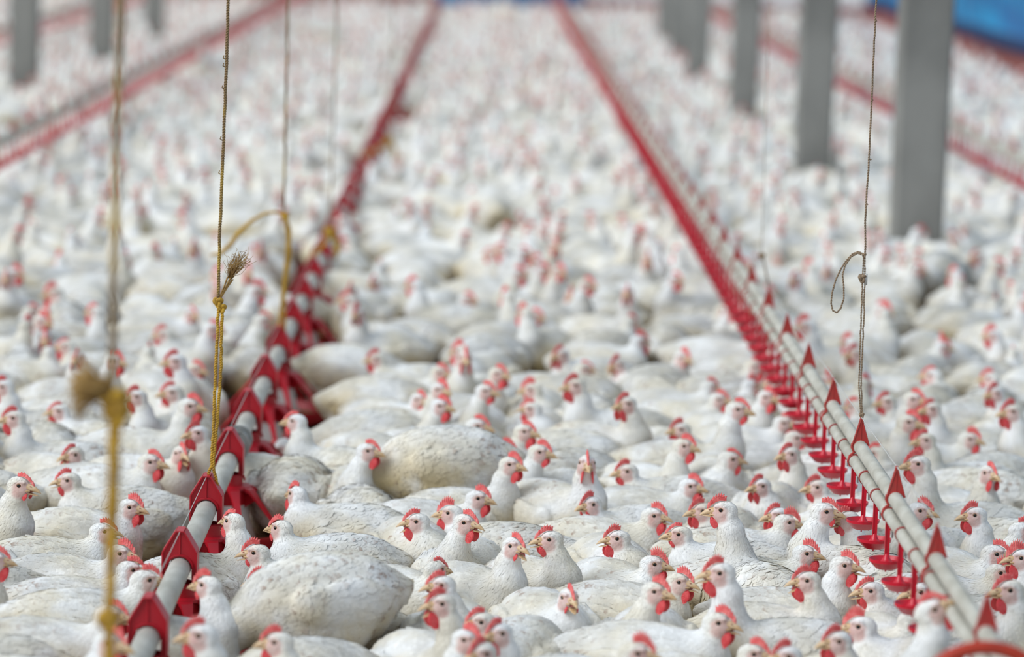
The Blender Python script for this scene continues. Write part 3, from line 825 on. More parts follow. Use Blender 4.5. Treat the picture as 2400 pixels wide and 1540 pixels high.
def feathers(bird, V, N, n_try):
    """overlapping vane cards laid along the plumage, part of the same body surface"""
    rs = bird.rs; sk, dirt, grey = masks(bird, V)
    order = rs.permutation(len(V)); used = set(); base = []
    L = bird.L
    q = (V - bird.H) @ bird.HR; hd = np.linalg.norm(q, axis=1)
    Mi = np.array(bird.Mi); U = np.array(bird.U); B = np.array(bird.B)
    ax = U - B; tn = ((V - B) @ ax) / (ax @ ax); dn = np.linalg.norm(V - (B + np.clip(tn, 0, 1)[:, None] * ax), axis=1)
    for i in order:
        if sk[i] > 0.15 or (q[i, 0] > 0.004 and hd[i] < 0.05) or V[i, 2] < 0.012 + L: continue
        if hd[i] < 0.042: kind, cell = 0, 0.0042
        elif tn[i] > 0.20 and dn[i] < 0.062: kind, cell = 1, 0.0062
        elif abs(V[i, 1]) > 0.076 * bird.fat and -0.15 < V[i, 0] < 0.085 and V[i, 2] - L > 0.075: kind, cell = 2, 0.0135
        else: kind, cell = 3, 0.0125
        key = (kind, int(V[i, 0] / cell), int(V[i, 1] / cell), int(V[i, 2] / cell))
        if key in used: continue
        used.add(key); base.append((i, kind))
    idx = np.array([b_[0] for b_ in base]); kd = np.array([b_[1] for b_ in base]); n = len(idx)
    P = V[idx]; Nn = N[idx]
    flow = np.zeros((n, 3))
    flow[kd == 0] = bird.HR @ np.array([-0.55, 0, -1.0]); flow[kd == 1] = -(ax / np.linalg.norm(ax)) + np.array([-0.25, 0, 0])
    flow[kd == 2] = (-1.0, 0, -0.10); flow[kd == 3] = (-1.0, 0, -0.22)
    sg = np.sign(P[:, 1]); w2 = kd == 2; flow[w2, 1] = -0.22 * sg[w2]
    flow += rs.normal(0, 1, (n, 3)) * np.array([0.16, 0.12, 0.22, 0.26])[kd][:, None]
    t = flow - Nn * (flow * Nn).sum(1, keepdims=True); t /= np.linalg.norm(t, axis=1, keepdims=True) + 1e-9
    s = np.cross(Nn, t)
    Ln = np.array([0.0090, 0.021, 0.034, 0.028])[kd] * rs.uniform(0.6, 1.4, n); Wd = np.array([0.0016, 0.0026, 0.0098, 0.0090])[kd] * rs.uniform(0.8, 1.2, n)
    far_wing = w2 & (P[:, 0] < -0.02); Ln[far_wing] *= 1.5
    front = (kd == 3) & (P[:, 0] > 0.02); Ln[front] *= 0.8; Wd[front] *= 0.7
    lift = np.where(front, 0.0011, np.array([0.0007, 0.0006, 0.0021, 0.0014])[kd]) * rs.uniform(0.4, 1.5, n)
    ruff = rs.random(n) < 0.06; lift[ruff] *= 2.4
    rows = [(0.0, 0.55, -0.5), (0.40, 1.0, 0.15), (0.78, 0.85, 0.7)]
    verts = []
    for (a, w, h) in rows:
        for sgn in (-1, 1): verts.append((P + t * (Ln * a)[:, None] + s * (sgn * w * Wd)[:, None], lift * h))
    verts.append((P + t * Ln[:, None], lift * 1.0))
    A = np.stack([v[0] for v in verts], 1).reshape(-1, 3).astype(np.float32); T = np.stack([v[1] for v in verts], 1).reshape(-1)
    for _ in range(2):
        g = grad(bird, A); A = A - g * (bird.sdf(A) - T)[:, None]
    A[:, 2] = np.maximum(A[:, 2], 0.004)
    Fq = []
    for k in range(n):
        o = k * 7; Fq += [(o + 1, o, o + 2, o + 3), (o + 3, o + 2, o + 4, o + 5), (o + 5, o + 4, o + 6)]
    rnd = np.repeat(rs.random(n), 7); tipm = np.tile([0, 0, 0.2, 0.2, 0.8, 0.8, 1.0], n)
    # only the outer ends of long feathers carry the brown soil
    fe = np.where(np.repeat(kd, 7) >= 2, rnd * (0.55 + 0.45 * tipm), 0)
    return A, Fq, fe

def build_body(name, bird, coarse, fine, detail=True):
    V, Q = surface_net(bird, coarse, fine)
    for _ in range(1 if detail else 0):
        pass
    V = V.astype(np.float32); NB = grad(bird, V); V[:, 2] = np.maximum(V[:, 2], 0.003)
    Fc = [tuple(q) for q in Q.tolist()]
    fe = np.zeros(len(V))
    if detail:
        N = NB
        A, Ff, fe2 = feathers(bird, V, N, 0)
        o = len(V); V = np.concatenate([V, A]); Fc += [tuple(i + o for i in f) for f in Ff]; fe = np.concatenate([fe, fe2])
        bird.normals = np.concatenate([NB, grad(bird, A)]); bird.nvane = len(A)
    sk, dirt, grey = masks(bird, V)
    return V, Fc, np.stack([sk, dirt, fe, grey], 1)

def mesh_with_mask(name, V, Fc, mk, mats, midx=None, nrm=None, nvane=0):
    me = mesh_from(name, V, Fc, mats, midx)
    if nrm is not None:
        own = np.zeros(len(V) * 3, np.float32); me.vertices.foreach_get('normal', own); own = own.reshape(-1, 3)
        own *= np.sign((own * nrm).sum(1, keepdims=True) + 1e-6)
        q = nrm * 0.62 + own * 0.38; q /= np.linalg.norm(q, axis=1, keepdims=True) + 1e-9
        me.normals_split_custom_set_from_vertices([tuple(map(float, a)) for a in q])
    a = me.color_attributes.new('mask', 'FLOAT_COLOR', 'POINT')
    a.data.foreach_set('color', np.ascontiguousarray(mk, np.float32).ravel())
    if nvane:
        vn = me.attributes.new('vane', 'FLOAT', 'POINT'); w = np.zeros(len(V), np.float32); w[-nvane:] = 1; vn.data.foreach_set('value', w)
    return me

# ---- head parts, in head space (x to the beak, z up, origin between the eyes)
def comb_mesh(name, nteeth, h, seed, lean=0.0):
    rs = np.random.default_rng(seed); b = MB()
    n = nteeth * 4 + 1; V = []; Fc = []
    for i in range(n):
        t = i / (n - 1)
        x = 0.031 - 0.042 * t; zb = 0.000 + 0.0215 * math.sin(min(1, t * 1.35) * math.pi / 2) - 0.003
        ph = (i % 4) / 4.0; tooth = 1.0 - abs(ph - 0.5) * 2
        env = math.sin(math.pi * min(1, 0.10 + t * 0.86)) ** 0.6
        top = zb + 0.004 + h * env * (0.52 + 0.48 * tooth * rs.uniform(0.8, 1.15))
        bx = -0.004 * tooth * t
        th = 0.0034 * (0.5 + 0.5 * env)
        y = lean * env
        V += [(x, -th, zb), (x, th, zb), (x + bx * .5, y * .5 - th * 0.8, (zb + top) / 2), (x + bx * .5, y * .5 + th * 0.8, (zb + top) / 2), (x + bx, y - 0.0007, top), (x + bx, y + 0.0007, top)]
    for i in range(n - 1):
        a = i * 6; c = a + 6
        Fc += [(a, a + 2, c + 2, c), (a + 2, a + 4, c + 4, c + 2), (a + 4, a + 5, c + 5, c + 4), (a + 5, a + 3, c + 3, c + 5), (a + 3, a + 1, c + 1, c + 3)]
    Fc += [(0, 1, 3, 2), (2, 3, 5, 4), (n * 6 - 6, n * 6 - 4, n * 6 - 3, n * 6 - 5), (n * 6 - 4, n * 6 - 2, n * 6 - 1, n * 6 - 3)]
    b.add(V, Fc); return b.mesh(name, [M['comb']])
def wattle_mesh(name, s):
    b = MB()
    for sg in (-1, 1):
        n = 9; V = []; Fc = []; q = 14
        for i in range(n + 1):
            t = i / n; z = -0.017 - 0.030 * s * t; hw = 0.0140 * s * (math.sin(math.pi * min(0.97, 0.12 + 0.80 * t)) ** 0.6); th = 0.0030 * (1 - 0.3 * t) * math.sin(math.pi * min(0.97, 0.25 + 0.72 * t)) ** 0.5
            cx = 0.0135 - 0.0015 * t; cy = sg * (0.0110 + 0.0035 * t)
            for k in range(q):
                w = 2 * math.pi * k / q; V.append((cx + hw * math.cos(w), cy + th * math.sin(w), z + 0.0015 * math.cos(2 * w)))
        for i in range(n):
            for k in range(q): Fc.append((i * q + k, i * q + (k + 1) % q, (i + 1) * q + (k + 1) % q, (i + 1) * q + k))
        Fc += [tuple(range(q)), tuple(range(n * q, n * q + q))[::-1]]
        b.add(V, Fc)
    return b.mesh(name, [M['wattle']])
def beak_mesh(name, gape):
    """upper and lower mandible, gape in radians"""
    b = MB(); q = 12
    V = []; Fc = []; n = 8
    for i in range(n + 1):
        t = i / n
        x = 0.0110 + 0.0365 * t; top = 0.0046 - 0.0200 * t ** 2.2; bot = -0.0115 - 0.0052 * t ** 1.6
        if i == n: top = bot + 0.0006
        hw = 0.0116 * (1 - t) ** 0.70 + 0.0005
        for k in range(q):
            w = 2 * math.pi * k / q; c, s_ = math.cos(w), math.sin(w)
            z = (top + bot) / 2 + (top - bot) / 2 * (abs(s_) ** 0.8) * (1 if s_ > 0 else -1)
            V.append((x, hw * c * (1.0 if s_ < 0.2 else 0.92), z))
    for i in range(n):
        for k in range(q): Fc.append((i * q + k, i * q + (k + 1) % q, (i + 1) * q + (k + 1) % q, (i + 1) * q + k))
    Fc += [tuple(range(q))[::-1], tuple(range(n * q, n * q + q))]
    b.add(V, Fc, 0)
    # jaw line running back under the eye
    for sg in (-1, 1):
        b.tube([(0.024, sg * 0.0090, -0.0112), (0.014, sg * 0.0122, -0.0118), (0.0060, sg * 0.0152, -0.0130)], [0.0022, 0.0020, 0.0008], 6, 0)
    # lower mandible hinged at the gape corner
    ca, sa = math.cos(gape), math.sin(gape); hx, hz = 0.008, -0.0125
    V = []; Fc = []
    for i in range(n + 1):
        t = i / n; x = 0.008 + 0.0345 * t; hw = 0.0126 * (1 - t) ** 0.6 + 0.0005; top = -0.0128 - 0.001 * t; bot = -0.0190 + 0.0040 * t
        for k in range(q):
            w = 2 * math.pi * k / q; z = (top + bot) / 2 + (top - bot) / 2 * math.sin(w); y = hw * math.cos(w)
            dx, dz = x - hx, z - hz; V.append((hx + dx * ca + dz * sa, y, hz - dx * sa + dz * ca))
    for i in range(n):
        for k in range(q): Fc.append((i * q + k, i * q + (k + 1) % q, (i + 1) * q + (k + 1) % q, (i + 1) * q + k))
    Fc += [tuple(range(q))[::-1], tuple(range(n * q, n * q + q))]
    b.add(V, Fc, 0)
    if gape > 0.05:
        g2 = gape * 0.5
        b.sphere((0.019, 0, -0.0125 - 0.011 * math.sin(g2)), (0.0105, 0.0070, 0.0010 + 0.008 * math.sin(g2)), 6, 1)
        for sg in (-1, 1): b.tube([(0.0085, sg * 0.0130, -0.0125), (0.016, sg * 0.0120, -0.0125 - 0.008 * math.sin(gape))], 0.0017, 5, 1)
    # nostrils
    for sg in (-1, 1): b.sphere((0.0250, sg * 0.0082, -0.0010), (0.0026, 0.0014, 0.0011), 4, 1)
    return b.mesh(name, [M['beak'], M['mouth']])
def eye_mesh():
    b = MB(); r = 0.0056; n = 8; q = 14; V = []; Fc = []; mi = []
    angs = [0, 22, 30, 44, 58, 70, 84, 100, 120]
    for a in angs:
        for k in range(q):
            w = 2 * math.pi * k / q; V.append((r * math.sin(R(a)) * math.cos(w), r * math.cos(R(a)), r * math.sin(R(a)) * math.sin(w)))
    for i in range(len(angs) - 1):
        for k in range(q):
            Fc.append((i * q + k, (i + 1) * q + k, (i + 1) * q + (k + 1) % q, i * q + (k + 1) % q)); mi.append(1 if angs[i] < 44 else 0)
    for f, m_ in zip(Fc, mi): pass
    o = len(b.v); b.v += V; b.f += Fc; b.m += mi
    # lid ring
    pts = [(0.0066 * math.cos(2 * math.pi * k / 16), 0.0018, 0.0055 * math.sin(2 * math.pi * k / 16)) for k in range(17)]
    b.tube(pts, 0.0011, 6, 2, cap=False)
    return b.mesh('eye', [M['iris'], M['pupil'], M['eyelid']])
COMBS = [comb_mesh('comb', 7, 0.012, 1), comb_mesh('comb', 8, 0.016, 2, 0.003), comb_mesh('comb', 6, 0.007, 3), comb_mesh('comb', 9, 0.021, 4, -0.004)]
WATTLES = [wattle_mesh('wattles', 0.75), wattle_mesh('wattles', 1.0), wattle_mesh('wattles', 0.5), wattle_mesh('wattles', 1.15)]
BEAKS = [beak_mesh('beak', 0.03), beak_mesh('beak', 0.22), beak_mesh('beak', 0.50)]
EYE = eye_mesh()
def leg_mesh():
    b = MB(); b.tube([(0, 0, 0.150), (0.006, 0, 0.105), (-0.006, 0, 0.070), (-0.002, 0, 0.018)], [0.026, 0.016, 0.0085, 0.008], 10)
    for a, l in ((0, 0.060), (0.5, 0.052), (-0.5, 0.052), (math.pi, 0.026)):
        b.tube([(0, 0, 0.016), (math.cos(a) * l * 0.5, math.sin(a) * l * 0.5, 0.010), (math.cos(a) * l, math.sin(a) * l, 0.004)], [0.0065, 0.0055, 0.003], 7)
    return b.mesh('leg', [M['leg']])
LEG = leg_mesh()

# ---- the poses; left- and right-turned heads are mirror images of each other
SPEC = []
LIFT = 0.095
for key, kw in (('up0', dict(neck='up')), ('up35', dict(neck='up', yaw=R(35))), ('up75', dict(neck='up', yaw=R(75))), ('up115', dict(neck='up', yaw=R(115))), ('up150', dict(neck='up', yaw=R(150))),
                ('tall0', dict(neck='up', tall=0.028)), ('tall60', dict(neck='up', tall=0.028, yaw=R(60))), ('tall100', dict(neck='up', tall=0.025, yaw=R(100))),
                ('low0', dict(neck='low')), ('low50', dict(neck='low', yaw=R(50))), ('low100', dict(neck='low', yaw=R(100))),
                ('down', dict(neck='down', hpitch=R(50))), ('sdown', dict(neck='down', hpitch=R(55), lift=LIFT)),
                ('stand0', dict(neck='up', lift=LIFT)), ('stand70', dict(neck='up', lift=LIFT, yaw=R(70))),
                ('drink', dict(neck='stretch', hpitch=R(-30), lift=0.06))):
    SPEC.append((key, kw))
VAR = {}   # key -> dict(mesh, lod, H, HR, lift, yaw)
def lod_parts(bird, coarse, fine):
    V, Fc, mk = build_body('lod', bird, coarse, fine, False)
    mi = [0] * len(Fc); V = [tuple(v) for v in V]; mk = [tuple(x) for x in mk]
    def put(me_v, me_f, m_):
        o = len(V)
        for p in me_v: V.append(tuple(bird.H + bird.HR @ np.array(p))); mk.append((0, 0, 0, 0))
        for f in me_f: Fc.append(tuple(i + o for i in f)); mi.append(m_)
    def blob(c, r, m_):
        pv = [(c[0] + r[0], c[1], c[2]), (c[0] - r[0], c[1], c[2]), (c[0], c[1] + r[1], c[2]), (c[0], c[1] - r[1], c[2]), (c[0], c[1], c[2] + r[2]), (c[0], c[1], c[2] - r[2])]
        put(pv, [(0, 2, 4), (2, 1, 4), (1, 3, 4), (3, 0, 4), (2, 0, 5), (1, 2, 5), (3, 1, 5), (0, 3, 5)], m_)
    blob((0.012, 0, 0.019), (0.023, 0.003, 0.013), 1); blob((0.011, 0, -0.031), (0.011, 0.010, 0.016), 1)
    blob((0.033, 0, -0.009), (0.013, 0.007, 0.006), 2)
    for sg in (-1, 1): blob((0, sg * 0.019, 0), (0.005, 0.003, 0.005), 3)
    return np.array(V, np.float32), Fc, np.array(mk, np.float32), mi
for n_, (key, kw) in enumerate(SPEC):
    bird = Bird(100 + n_, fat=1.0 + 0.03 * ((n_ * 7) % 3 - 1), **kw)
    V, Fc, mk = build_body(key, bird, 0.0058, 0.0024)
    lod = lod_parts(bird, 0.019, 0.011); lod2 = lod_parts(bird, 0.034, 0.018); lod0 = lod_parts(bird, 0.011, 0.0055)
    for mir in ((0, 1) if kw.get('yaw') else (0,)):
        k2 = key + ('m' if mir else ''); V2 = V; F2 = Fc; N2 = bird.normals; H = bird.H.copy(); HR = bird.HR.copy(); lv, lf, lm, lmi = lod
        if mir:
            V2 = V * np.array([1, -1, 1], np.float32); N2 = N2 * np.array([1, -1, 1]); F2 = [f[::-1] for f in Fc]; H = H * np.array([1, -1, 1]); HR = rotm(-bird.yaw, kw.get('hpitch', 0))
            lv = lv * np.array([1, -1, 1], np.float32); lf = [f[::-1] for f in lf]
        me = mesh_with_mask('chicken', V2, F2, mk, [M['plumage']], nrm=N2, nvane=bird.nvane)
        VAR[k2] = dict(lod0=(lod0[0] * np.array([1, -1 if mir else 1, 1], np.float32), [f[::-1] for f in lod0[1]] if mir else lod0[1], lod0[2], lod0[3]),
                       **dict(mesh=me, H=H, HR=HR, lift=bird.L, yaw=-bird.yaw if mir else bird.yaw, lod=(lv, lf, lm, lmi), lod2=(lod2[0] * np.array([1, -1 if mir else 1, 1], np.float32), [f[::-1] for f in lod2[1]] if mir else lod2[1], lod2[2], lod2[3])))
        if n_ < 2: print(key, len(V2), len(F2), 'lod', len(lf))

FAMILY = {}
for k in VAR:
    base_k = ''.join(c for c in k.rstrip('m') if not c.isdigit()); FAMILY.setdefault(base_k, []).append(k)

# ---- flock listed from the photograph: pixel of the eye, facing azimuth in degrees (0 right, 90 away, 180 left, 270 to the camera), pose family, gape, comb and wattle size
FL = [
 # left of the feeders
 (52,1136,340,'up',1,2,2),(157,1124,190,'up',1,0,0),(357,1081,345,'up',0,0,1),(426,1062,300,'up',2,0,1),(459,1013,195,'up',0,1,1),(449,950,350,'up',0,1,1),
 (400,918,200,'up',0,0,0),(317,928,200,'up',0,1,1),(460,865,340,'up',0,0,0),(270,845,340,'up',0,1,1),(408,845,200,'up',0,1,1),(30,978,190,'up',0,1,1),(5,905,190,'up',0,1,1),
 (60,1040,110,'down',0,0,0),
 (310,1187,340,'low',0,1,1),(245,1243,20,'up',1,0,2),(287,1295,345,'low',1,1,1),(310,1333,10,'low',0,0,2),(346,1356,30,'low',0,0,2),(265,1440,350,'up',0,0,1),(262,1505,350,'up',0,0,1),
 (483,1368,140,'up',0,1,2),(544,1219,140,'up',2,2,0),(465,1486,200,'up',0,1,1),(597,1293,190,'low',1,1,2),(612,1361,185,'low',0,1,1),(646,1502,190,'up',0,1,1),(-8,1310,5,'up',0,0,1),
 # middle, front
 (973,1220,190,'up',2,0,1),(1053,1200,185,'low',0,3,3),(1095,1223,345,'up',1,0,1),(1124,1166,345,'up',0,1,1),(1025,1332,40,'low',0,2,2),(1030,1369,195,'up',2,0,2),(1030,1412,200,'tall',2,1,3),
 (840,1365,330,'low',0,1,0),(655,1235,150,'low',0,0,2),(1123,1455,195,'up',0,0,0),(1097,1497,330,'up',0,1,2),(1165,1482,220,'tall',0,0,1),(1125,1530,225,'up',0,0,1),
 (866,1055,345,'up',0,0,1),(1035,950,340,'up',0,1,1),(985,936,330,'up',0,0,1),(1033,912,320,'up',0,1,1),(1122,997,350,'up',0,0,0),(1184,1056,350,'low',0,1,1),(1200,1087,335,'up',0,1,1),
 (1141,915,340,'up',0,0,0),(1170,875,330,'up',0,0,1),(1090,838,280,'up',0,1,1),(1033,872,340,'up',0,0,1),(880,840,190,'up',0,1,1),(690,985,165,'up',0,2,0),
 (1208,1278,315,'up',2,0,2),(1284,1262,190,'up',1,0,0),(1443,1260,190,'up',1,1,3),(1536,1207,345,'up',1,1,1),(1588,1250,185,'up',0,2,2),(1536,1320,350,'up',0,3,1),(1597,1362,350,'low',1,1,1),
 (1540,1384,335,'up',0,1,1),(1690,1193,190,'up',0,1,0),(1682,1340,190,'up',1,1,1),(1335,1400,290,'up',2,0,2),(1689,1457,340,'up',1,1,1),(1497,1528,350,'up',0,3,1),(1770,1530,345,'low',0,1,1),
 (1376,1085,275,'up',0,0,1),(1466,1103,195,'low',0,1,0),(1606,1044,345,'up',0,1,1),(1592,1005,200,'low',0,1,1),(1732,958,345,'up',0,0,0),(1688,935,340,'up',0,0,1),(1465,945,215,'up',0,0,1),
 (1345,902,200,'up',0,1,1),(1233,1010,340,'up',0,0,1),(1268,1058,345,'up',0,1,0),(1622,1138,340,'low',0,1,1),(1640,1195,200,'low',0,1,1),(1800,930,340,'up',0,1,1),(1665,905,30,'up',0,0,0),
 # right
 (1847,1222,350,'up',0,3,1),(1818,1206,200,'low',0,0,1),(1937,1197,340,'up',0,0,2),(1981,1215,195,'up',1,0,0),(1892,1295,350,'low',0,1,3),(1887,1358,190,'up',2,1,1),(1982,1323,345,'up',1,1,1),
 (2036,1382,190,'up',1,0,0),(2160,1195,340,'up',0,1,1),(2280,1205,190,'up',0,1,1),(2338,1296,345,'low',0,0,2),(2347,1340,345,'up',0,3,0),(2388,1305,190,'up',1,3,1),(2360,1380,195,'up',0,0,1),
 (2396,1240,20,'up',0,0,1),(2012,1465,160,'up',0,3,2),(1958,1500,200,'up',0,1,1),(1840,1535,200,'up',0,1,1),(2150,1385,200,'low',0,0,1),(2140,1450,20,'low',0,1,1),(2185,1425,20,'drink',0,0,1),
 (1848,1063,210,'up',0,0,1),(1912,1140,190,'low',0,1,0),(1868,1025,340,'low',0,0,0),(1840,990,340,'low',0,0,1),(2147,1085,190,'up',0,1,1),(2165,1030,200,'up',0,0,0),(2133,988,340,'up',0,1,1),
 (2275,1028,345,'up',0,3,1),(2320,1108,300,'up',0,0,1),(2368,963,200,'up',0,1,1),(2330,920,210,'up',0,1,1),(2075,940,200,'up',0,0,0),(2145,935,330,'up',0,0,0),(2180,957,200,'up',0,0,1),
]
# bodies seen without a readable head: pixel of the body centre, body height above the floor, body azimuth, pose
BODY = [(1040,1105,0.10 + LIFT,188,'sdown'),(688,1172,0.10,80,'down'),(748,1428,0.10 + LIFT,206,'sdown'),(895,955,0.12,5,'down'),(875,1040,0.12,190,'down'),(730,930,0.15,100,'sdown'),
        (1505,1180,0.11,200,'down'),(1290,1150,0.11,20,'down'),(1370,1210,0.11,170,'down'),(1120,1270,0.10,190,'down'),(1345,960,0.10,20,'down'),(1380,1010,0.11,100,'down'),(2330,1260,0.11,190,'down'),
        (120,1430,0.11,190,'down'),(60,1520,0.11,175,'down')]

birds = []   # dict(x, y, az, key, scale, gape, comb, watt, listed)
def circles(x, y, az, sc):
    c, s_ = math.cos(az), math.sin(az)
    return [(x + c * o * sc, y + s_ * o * sc, r * sc) for o, r in ((-0.085, 0.082), (0.0, 0.098), (0.075, 0.085))]
grid = {}
CELL = 0.25
def put_circles(cs):
    for c in cs: grid.setdefault((int(math.floor(c[0] / CELL)), int(math.floor(c[1] / CELL))), []).append(c)
def overlap(cs):
    t = 0.0
    for (x, y, r) in cs:
        gx, gy = int(math.floor(x / CELL)), int(math.floor(y / CELL))
        for i in (-1, 0, 1):
            for j in (-1, 0, 1):
                for (a, b_, q) in grid.get((gx + i, gy + j), ()):
                    d = r + q - math.hypot(x - a, y - b_)
                    if d > 0: t += d * d
    return t
# what already stands on the floor
for y in FEED_Y: put_circles([(FEED_X, y, 0.165 if y < 10.5 else 0.19)])
for (px, py) in POST_XY: put_circles([(px, py, 0.12)])

heads_px = []
KEEP = []   # feeder legs and pans that the photograph shows clear of birds
for y in FEED_Y[:9]:
    KEEP += [(FEED_X + 0.06, y, 0.14), (FEED_X + 0.115, y - 0.02, 0.09), (FEED_X + 0.155, y - 0.03, 0.045), (FEED_X + 0.10, y - 0.12, 0.045), (FEED_X - 0.10, y, 0.11), (FEED_X - 0.14, y - 0.02, 0.075), (FEED_X + 0.02, y, 0.17), (FEED_X, y, 0.19)]
KEEP_PX = [project(q)[:2] + (q[1],) for q in KEEP]
for (u, v, z, az, k), pts in zip(BODY, (((1040, 1060), (970, 1110), (1100, 1110), (920, 1140)), ((688, 1120), (640, 1170), (720, 1200)), ((748, 1370), (690, 1440), (810, 1440), (760, 1480)))):
    KEEP_PX += [(a, b_, at_z(u, v, z)[1]) for a, b_ in pts]
def hides_feeder(x, y, sc, lift=0.0):
    u, v, d = project((x, y, 0.10 + lift)); a = 0.125 * sc * F_PX / d; b_ = 0.105 * sc * F_PX / d; n = 0
    for (ku, kv, ky) in KEEP_PX:
        if ky > y and ((ku - u) / a) ** 2 + ((kv - v) / b_) ** 2 < 1: n += 1
    return n
def pair_cost(A, B):
    t = 0.0
    for (x, y, r) in A:
        for (a, b_, q) in B:
            d = r + q - math.hypot(x - a, y - b_)
            if d > 0: t += d * d
    return t
def place_listed():
    for (u, v, z, az, k) in BODY[:5]:      # the big birds that stand clear of the crowd come first
        p = at_z(u, v, z); put_circles(circles(p[0], p[1], R(az), 1.04))
        birds.append(dict(x=p[0], y=p[1], az=R(az), key=k, sc=1.04, gape=0, comb=0, watt=1, listed=True))
    items = sorted(FL, key=lambda q: -q[1]); cands = []
    alt = {'up': (('tall', 4), ('low', 5)), 'low': (('up', 14),), 'tall': (('up', 3),), 'drink': (), 'down': ()}
    for (u, v, face, fam, gape, comb, watt) in items:
        cl = []
        for f2, pen in ((fam, 0),) + alt[fam]:
            for k in FAMILY[f2]:
                w = VAR[k]
                for df in (-14, 0, 14):
                    for sc in (0.95, 1.03):
                        az = R(face + df) - w['yaw']; h = w['H'] * sc; p = at_z(u, v, h[2]); c, s_ = math.cos(az), math.sin(az)
                        x = p[0] - (c * h[0] - s_ * h[1]); y = p[1] - (s_ * h[0] + c * h[1])
                        cost = pen + abs(math.degrees(w['yaw'])) * 0.03 + abs(df) * 0.1 + max(0.0, math.sin(az) - 0.2) * 14 + hides_feeder(x, y, sc) * 16
                        cs = circles(x, y, az, sc)
                        cl.append((cost + overlap(cs) * 900, x, y, az, k, sc, cs))
        cands.append(cl)
    cur = [None] * len(items)
    for sweep in range(4):
        for i, cl in enumerate(cands):
            near = [cur[j][6] for j in range(len(items)) if j != i and cur[j] is not None and math.hypot(cur[j][1] - cl[0][1], cur[j][2] - cl[0][2]) < 0.9]
            best = None
            for c in cl:
                t = c[0] + 900 * sum(pair_cost(c[6], q) for q in near if abs(q[1][0] - c[1]) < 0.4 and abs(q[1][1] - c[2]) < 0.4)
                if best is None or t < best[0]: best = (t, c)
            cur[i] = best[1]
    for it, c in zip(items, cur):
        put_circles(c[6]); heads_px.append((it[0], it[1]))
        birds.append(dict(x=c[1], y=c[2], az=c[3], key=c[4], sc=c[5], gape=it[4], comb=it[5], watt=it[6], listed=True, head=True))
    for (u, v, z, az, k) in BODY[5:]:
        p = at_z(u, v, z); sc = 1.02; best = None
        for da in (-30, -15, 0, 15, 30):
            for dx in (-0.06, 0, 0.06):
                for dy in (-0.08, 0, 0.08):
                    x, y = p[0] + dx, p[1] + dy; t = overlap(circles(x, y, R(az + da), sc)) + (abs(da) / 15 + abs(dx) * 30 + abs(dy) * 12) * 0.0006 + 0.004 * hides_feeder(x, y, sc, VAR[k]['lift'])
                    if best is None or t < best[0]: best = (t, x, y, R(az + da))
        t, x, y, a = best
        print('body', u, v, round(t, 4))
        if t > 0.012: continue
        put_circles(circles(x, y, a, sc))
        birds.append(dict(x=x, y=y, az=a, key=k, sc=sc, gape=0, comb=0, watt=1, listed=True))
place_listed()
LISTED_HEADS = [q for q in birds if q.get('head')]
_tot = [overlap(circles(q['x'], q['y'], q['az'], q['sc'])) for q in birds]
print('listed crowding', sorted([round(t, 3) for t in _tot])[-20:])

SIT = ['up0', 'up35', 'up35m', 'up75', 'up75m', 'up115', 'up115m', 'low0', 'low50', 'low50m', 'low100', 'low100m', 'down', 'tall0', 'tall60', 'tall60m', 'stand0', 'stand70', 'stand70m', 'sdown']
SITW = np.array([3, 3, 3, 3, 3, 2, 2, 3, 3, 3, 2, 2, 9, 0.8, 0.6, 0.6, 0.1, 0.1, 0.1, 0.3]); SITW /= SITW.sum()
QUIET = ['low0', 'low50', 'low50m', 'low100', 'low100m', 'down', 'down', 'down', 'down']
def in_frame(x, y, z=0.12, mu=70, mv=110):
    u, v, d = project((x, y, z)); return -mu < u < W_PX + mu and -200 < v < H_PX + mv
def free_head(k, x, y, az, sc):
    w = VAR[k]; h = w['H'] * sc; c, s_ = math.cos(az), math.sin(az)
    u, v, _ = project((x + c * h[0] - s_ * h[1], y + s_ * h[0] + c * h[1], h[2]))
    for (a, b_) in heads_px:
        if abs(a - u) < 55 and -25 < v - b_ < 85: return False
    return True
def body_hides(x, y, sc):
    u, v, d = project((x, y, 0.105 * sc)); a_ = 0.145 * sc * F_PX / d; b_ = 0.108 * sc * F_PX / d
    for q, (hu, hv) in zip(LISTED_HEADS, heads_px):
        if q['y'] > y - 0.05 and ((hu - u) / a_) ** 2 + ((hv + 26 - v) / b_) ** 2 < 1: return True
    return False
def fill(y0, y1, per_m, tol, quiet, outside=False):
    out = []
    y = y0
    n = int(per_m * (y1 - y0) * (0.3 * (y0 + y1) / 2 + (0 if quiet else 2.2)))
    for _ in range(n):
        y = math.sqrt(random.uniform(y0 * y0, y1 * y1)); hw = 0.152 * y + (0.1 if quiet else 1.15)
        x = random.uniform(-hw, hw) + 0.0
        if x > WX - 0.25 or (outside and in_frame(x, y, 0.2, 130, 200)): continue
        az = random.uniform(0, 2 * math.pi); sc = random.uniform(0.93, 1.06)
        cs = circles(x, y, az, sc)
        if overlap(cs) > tol: continue
        if quiet:
            if not in_frame(x, y, 0.12, 90, 120) or body_hides(x, y, sc) or hides_feeder(x, y, sc): continue
            ks = [k for k in random.sample(QUIET, 3) if free_head(k, x, y, az, sc)]
            if not ks: continue
            k = ks[0]
        else: k = str(rng.choice(SIT, p=SITW))
        put_circles(cs)
        out.append(dict(x=x, y=y, az=az, key=k, sc=sc, gape=random.choice((0, 0, 1, 2)), comb=random.choice((0, 0, 1, 1, 2, 3)), watt=random.choice((0, 1, 1, 2)), listed=False))
    return out
near_fill = fill(5.75, 10.4, 900, 0.0075, True)
birds += near_fill
side_fill = fill(4.9, 10.4, 130, 0.0022, False, True)     # the flock goes on beside the picture
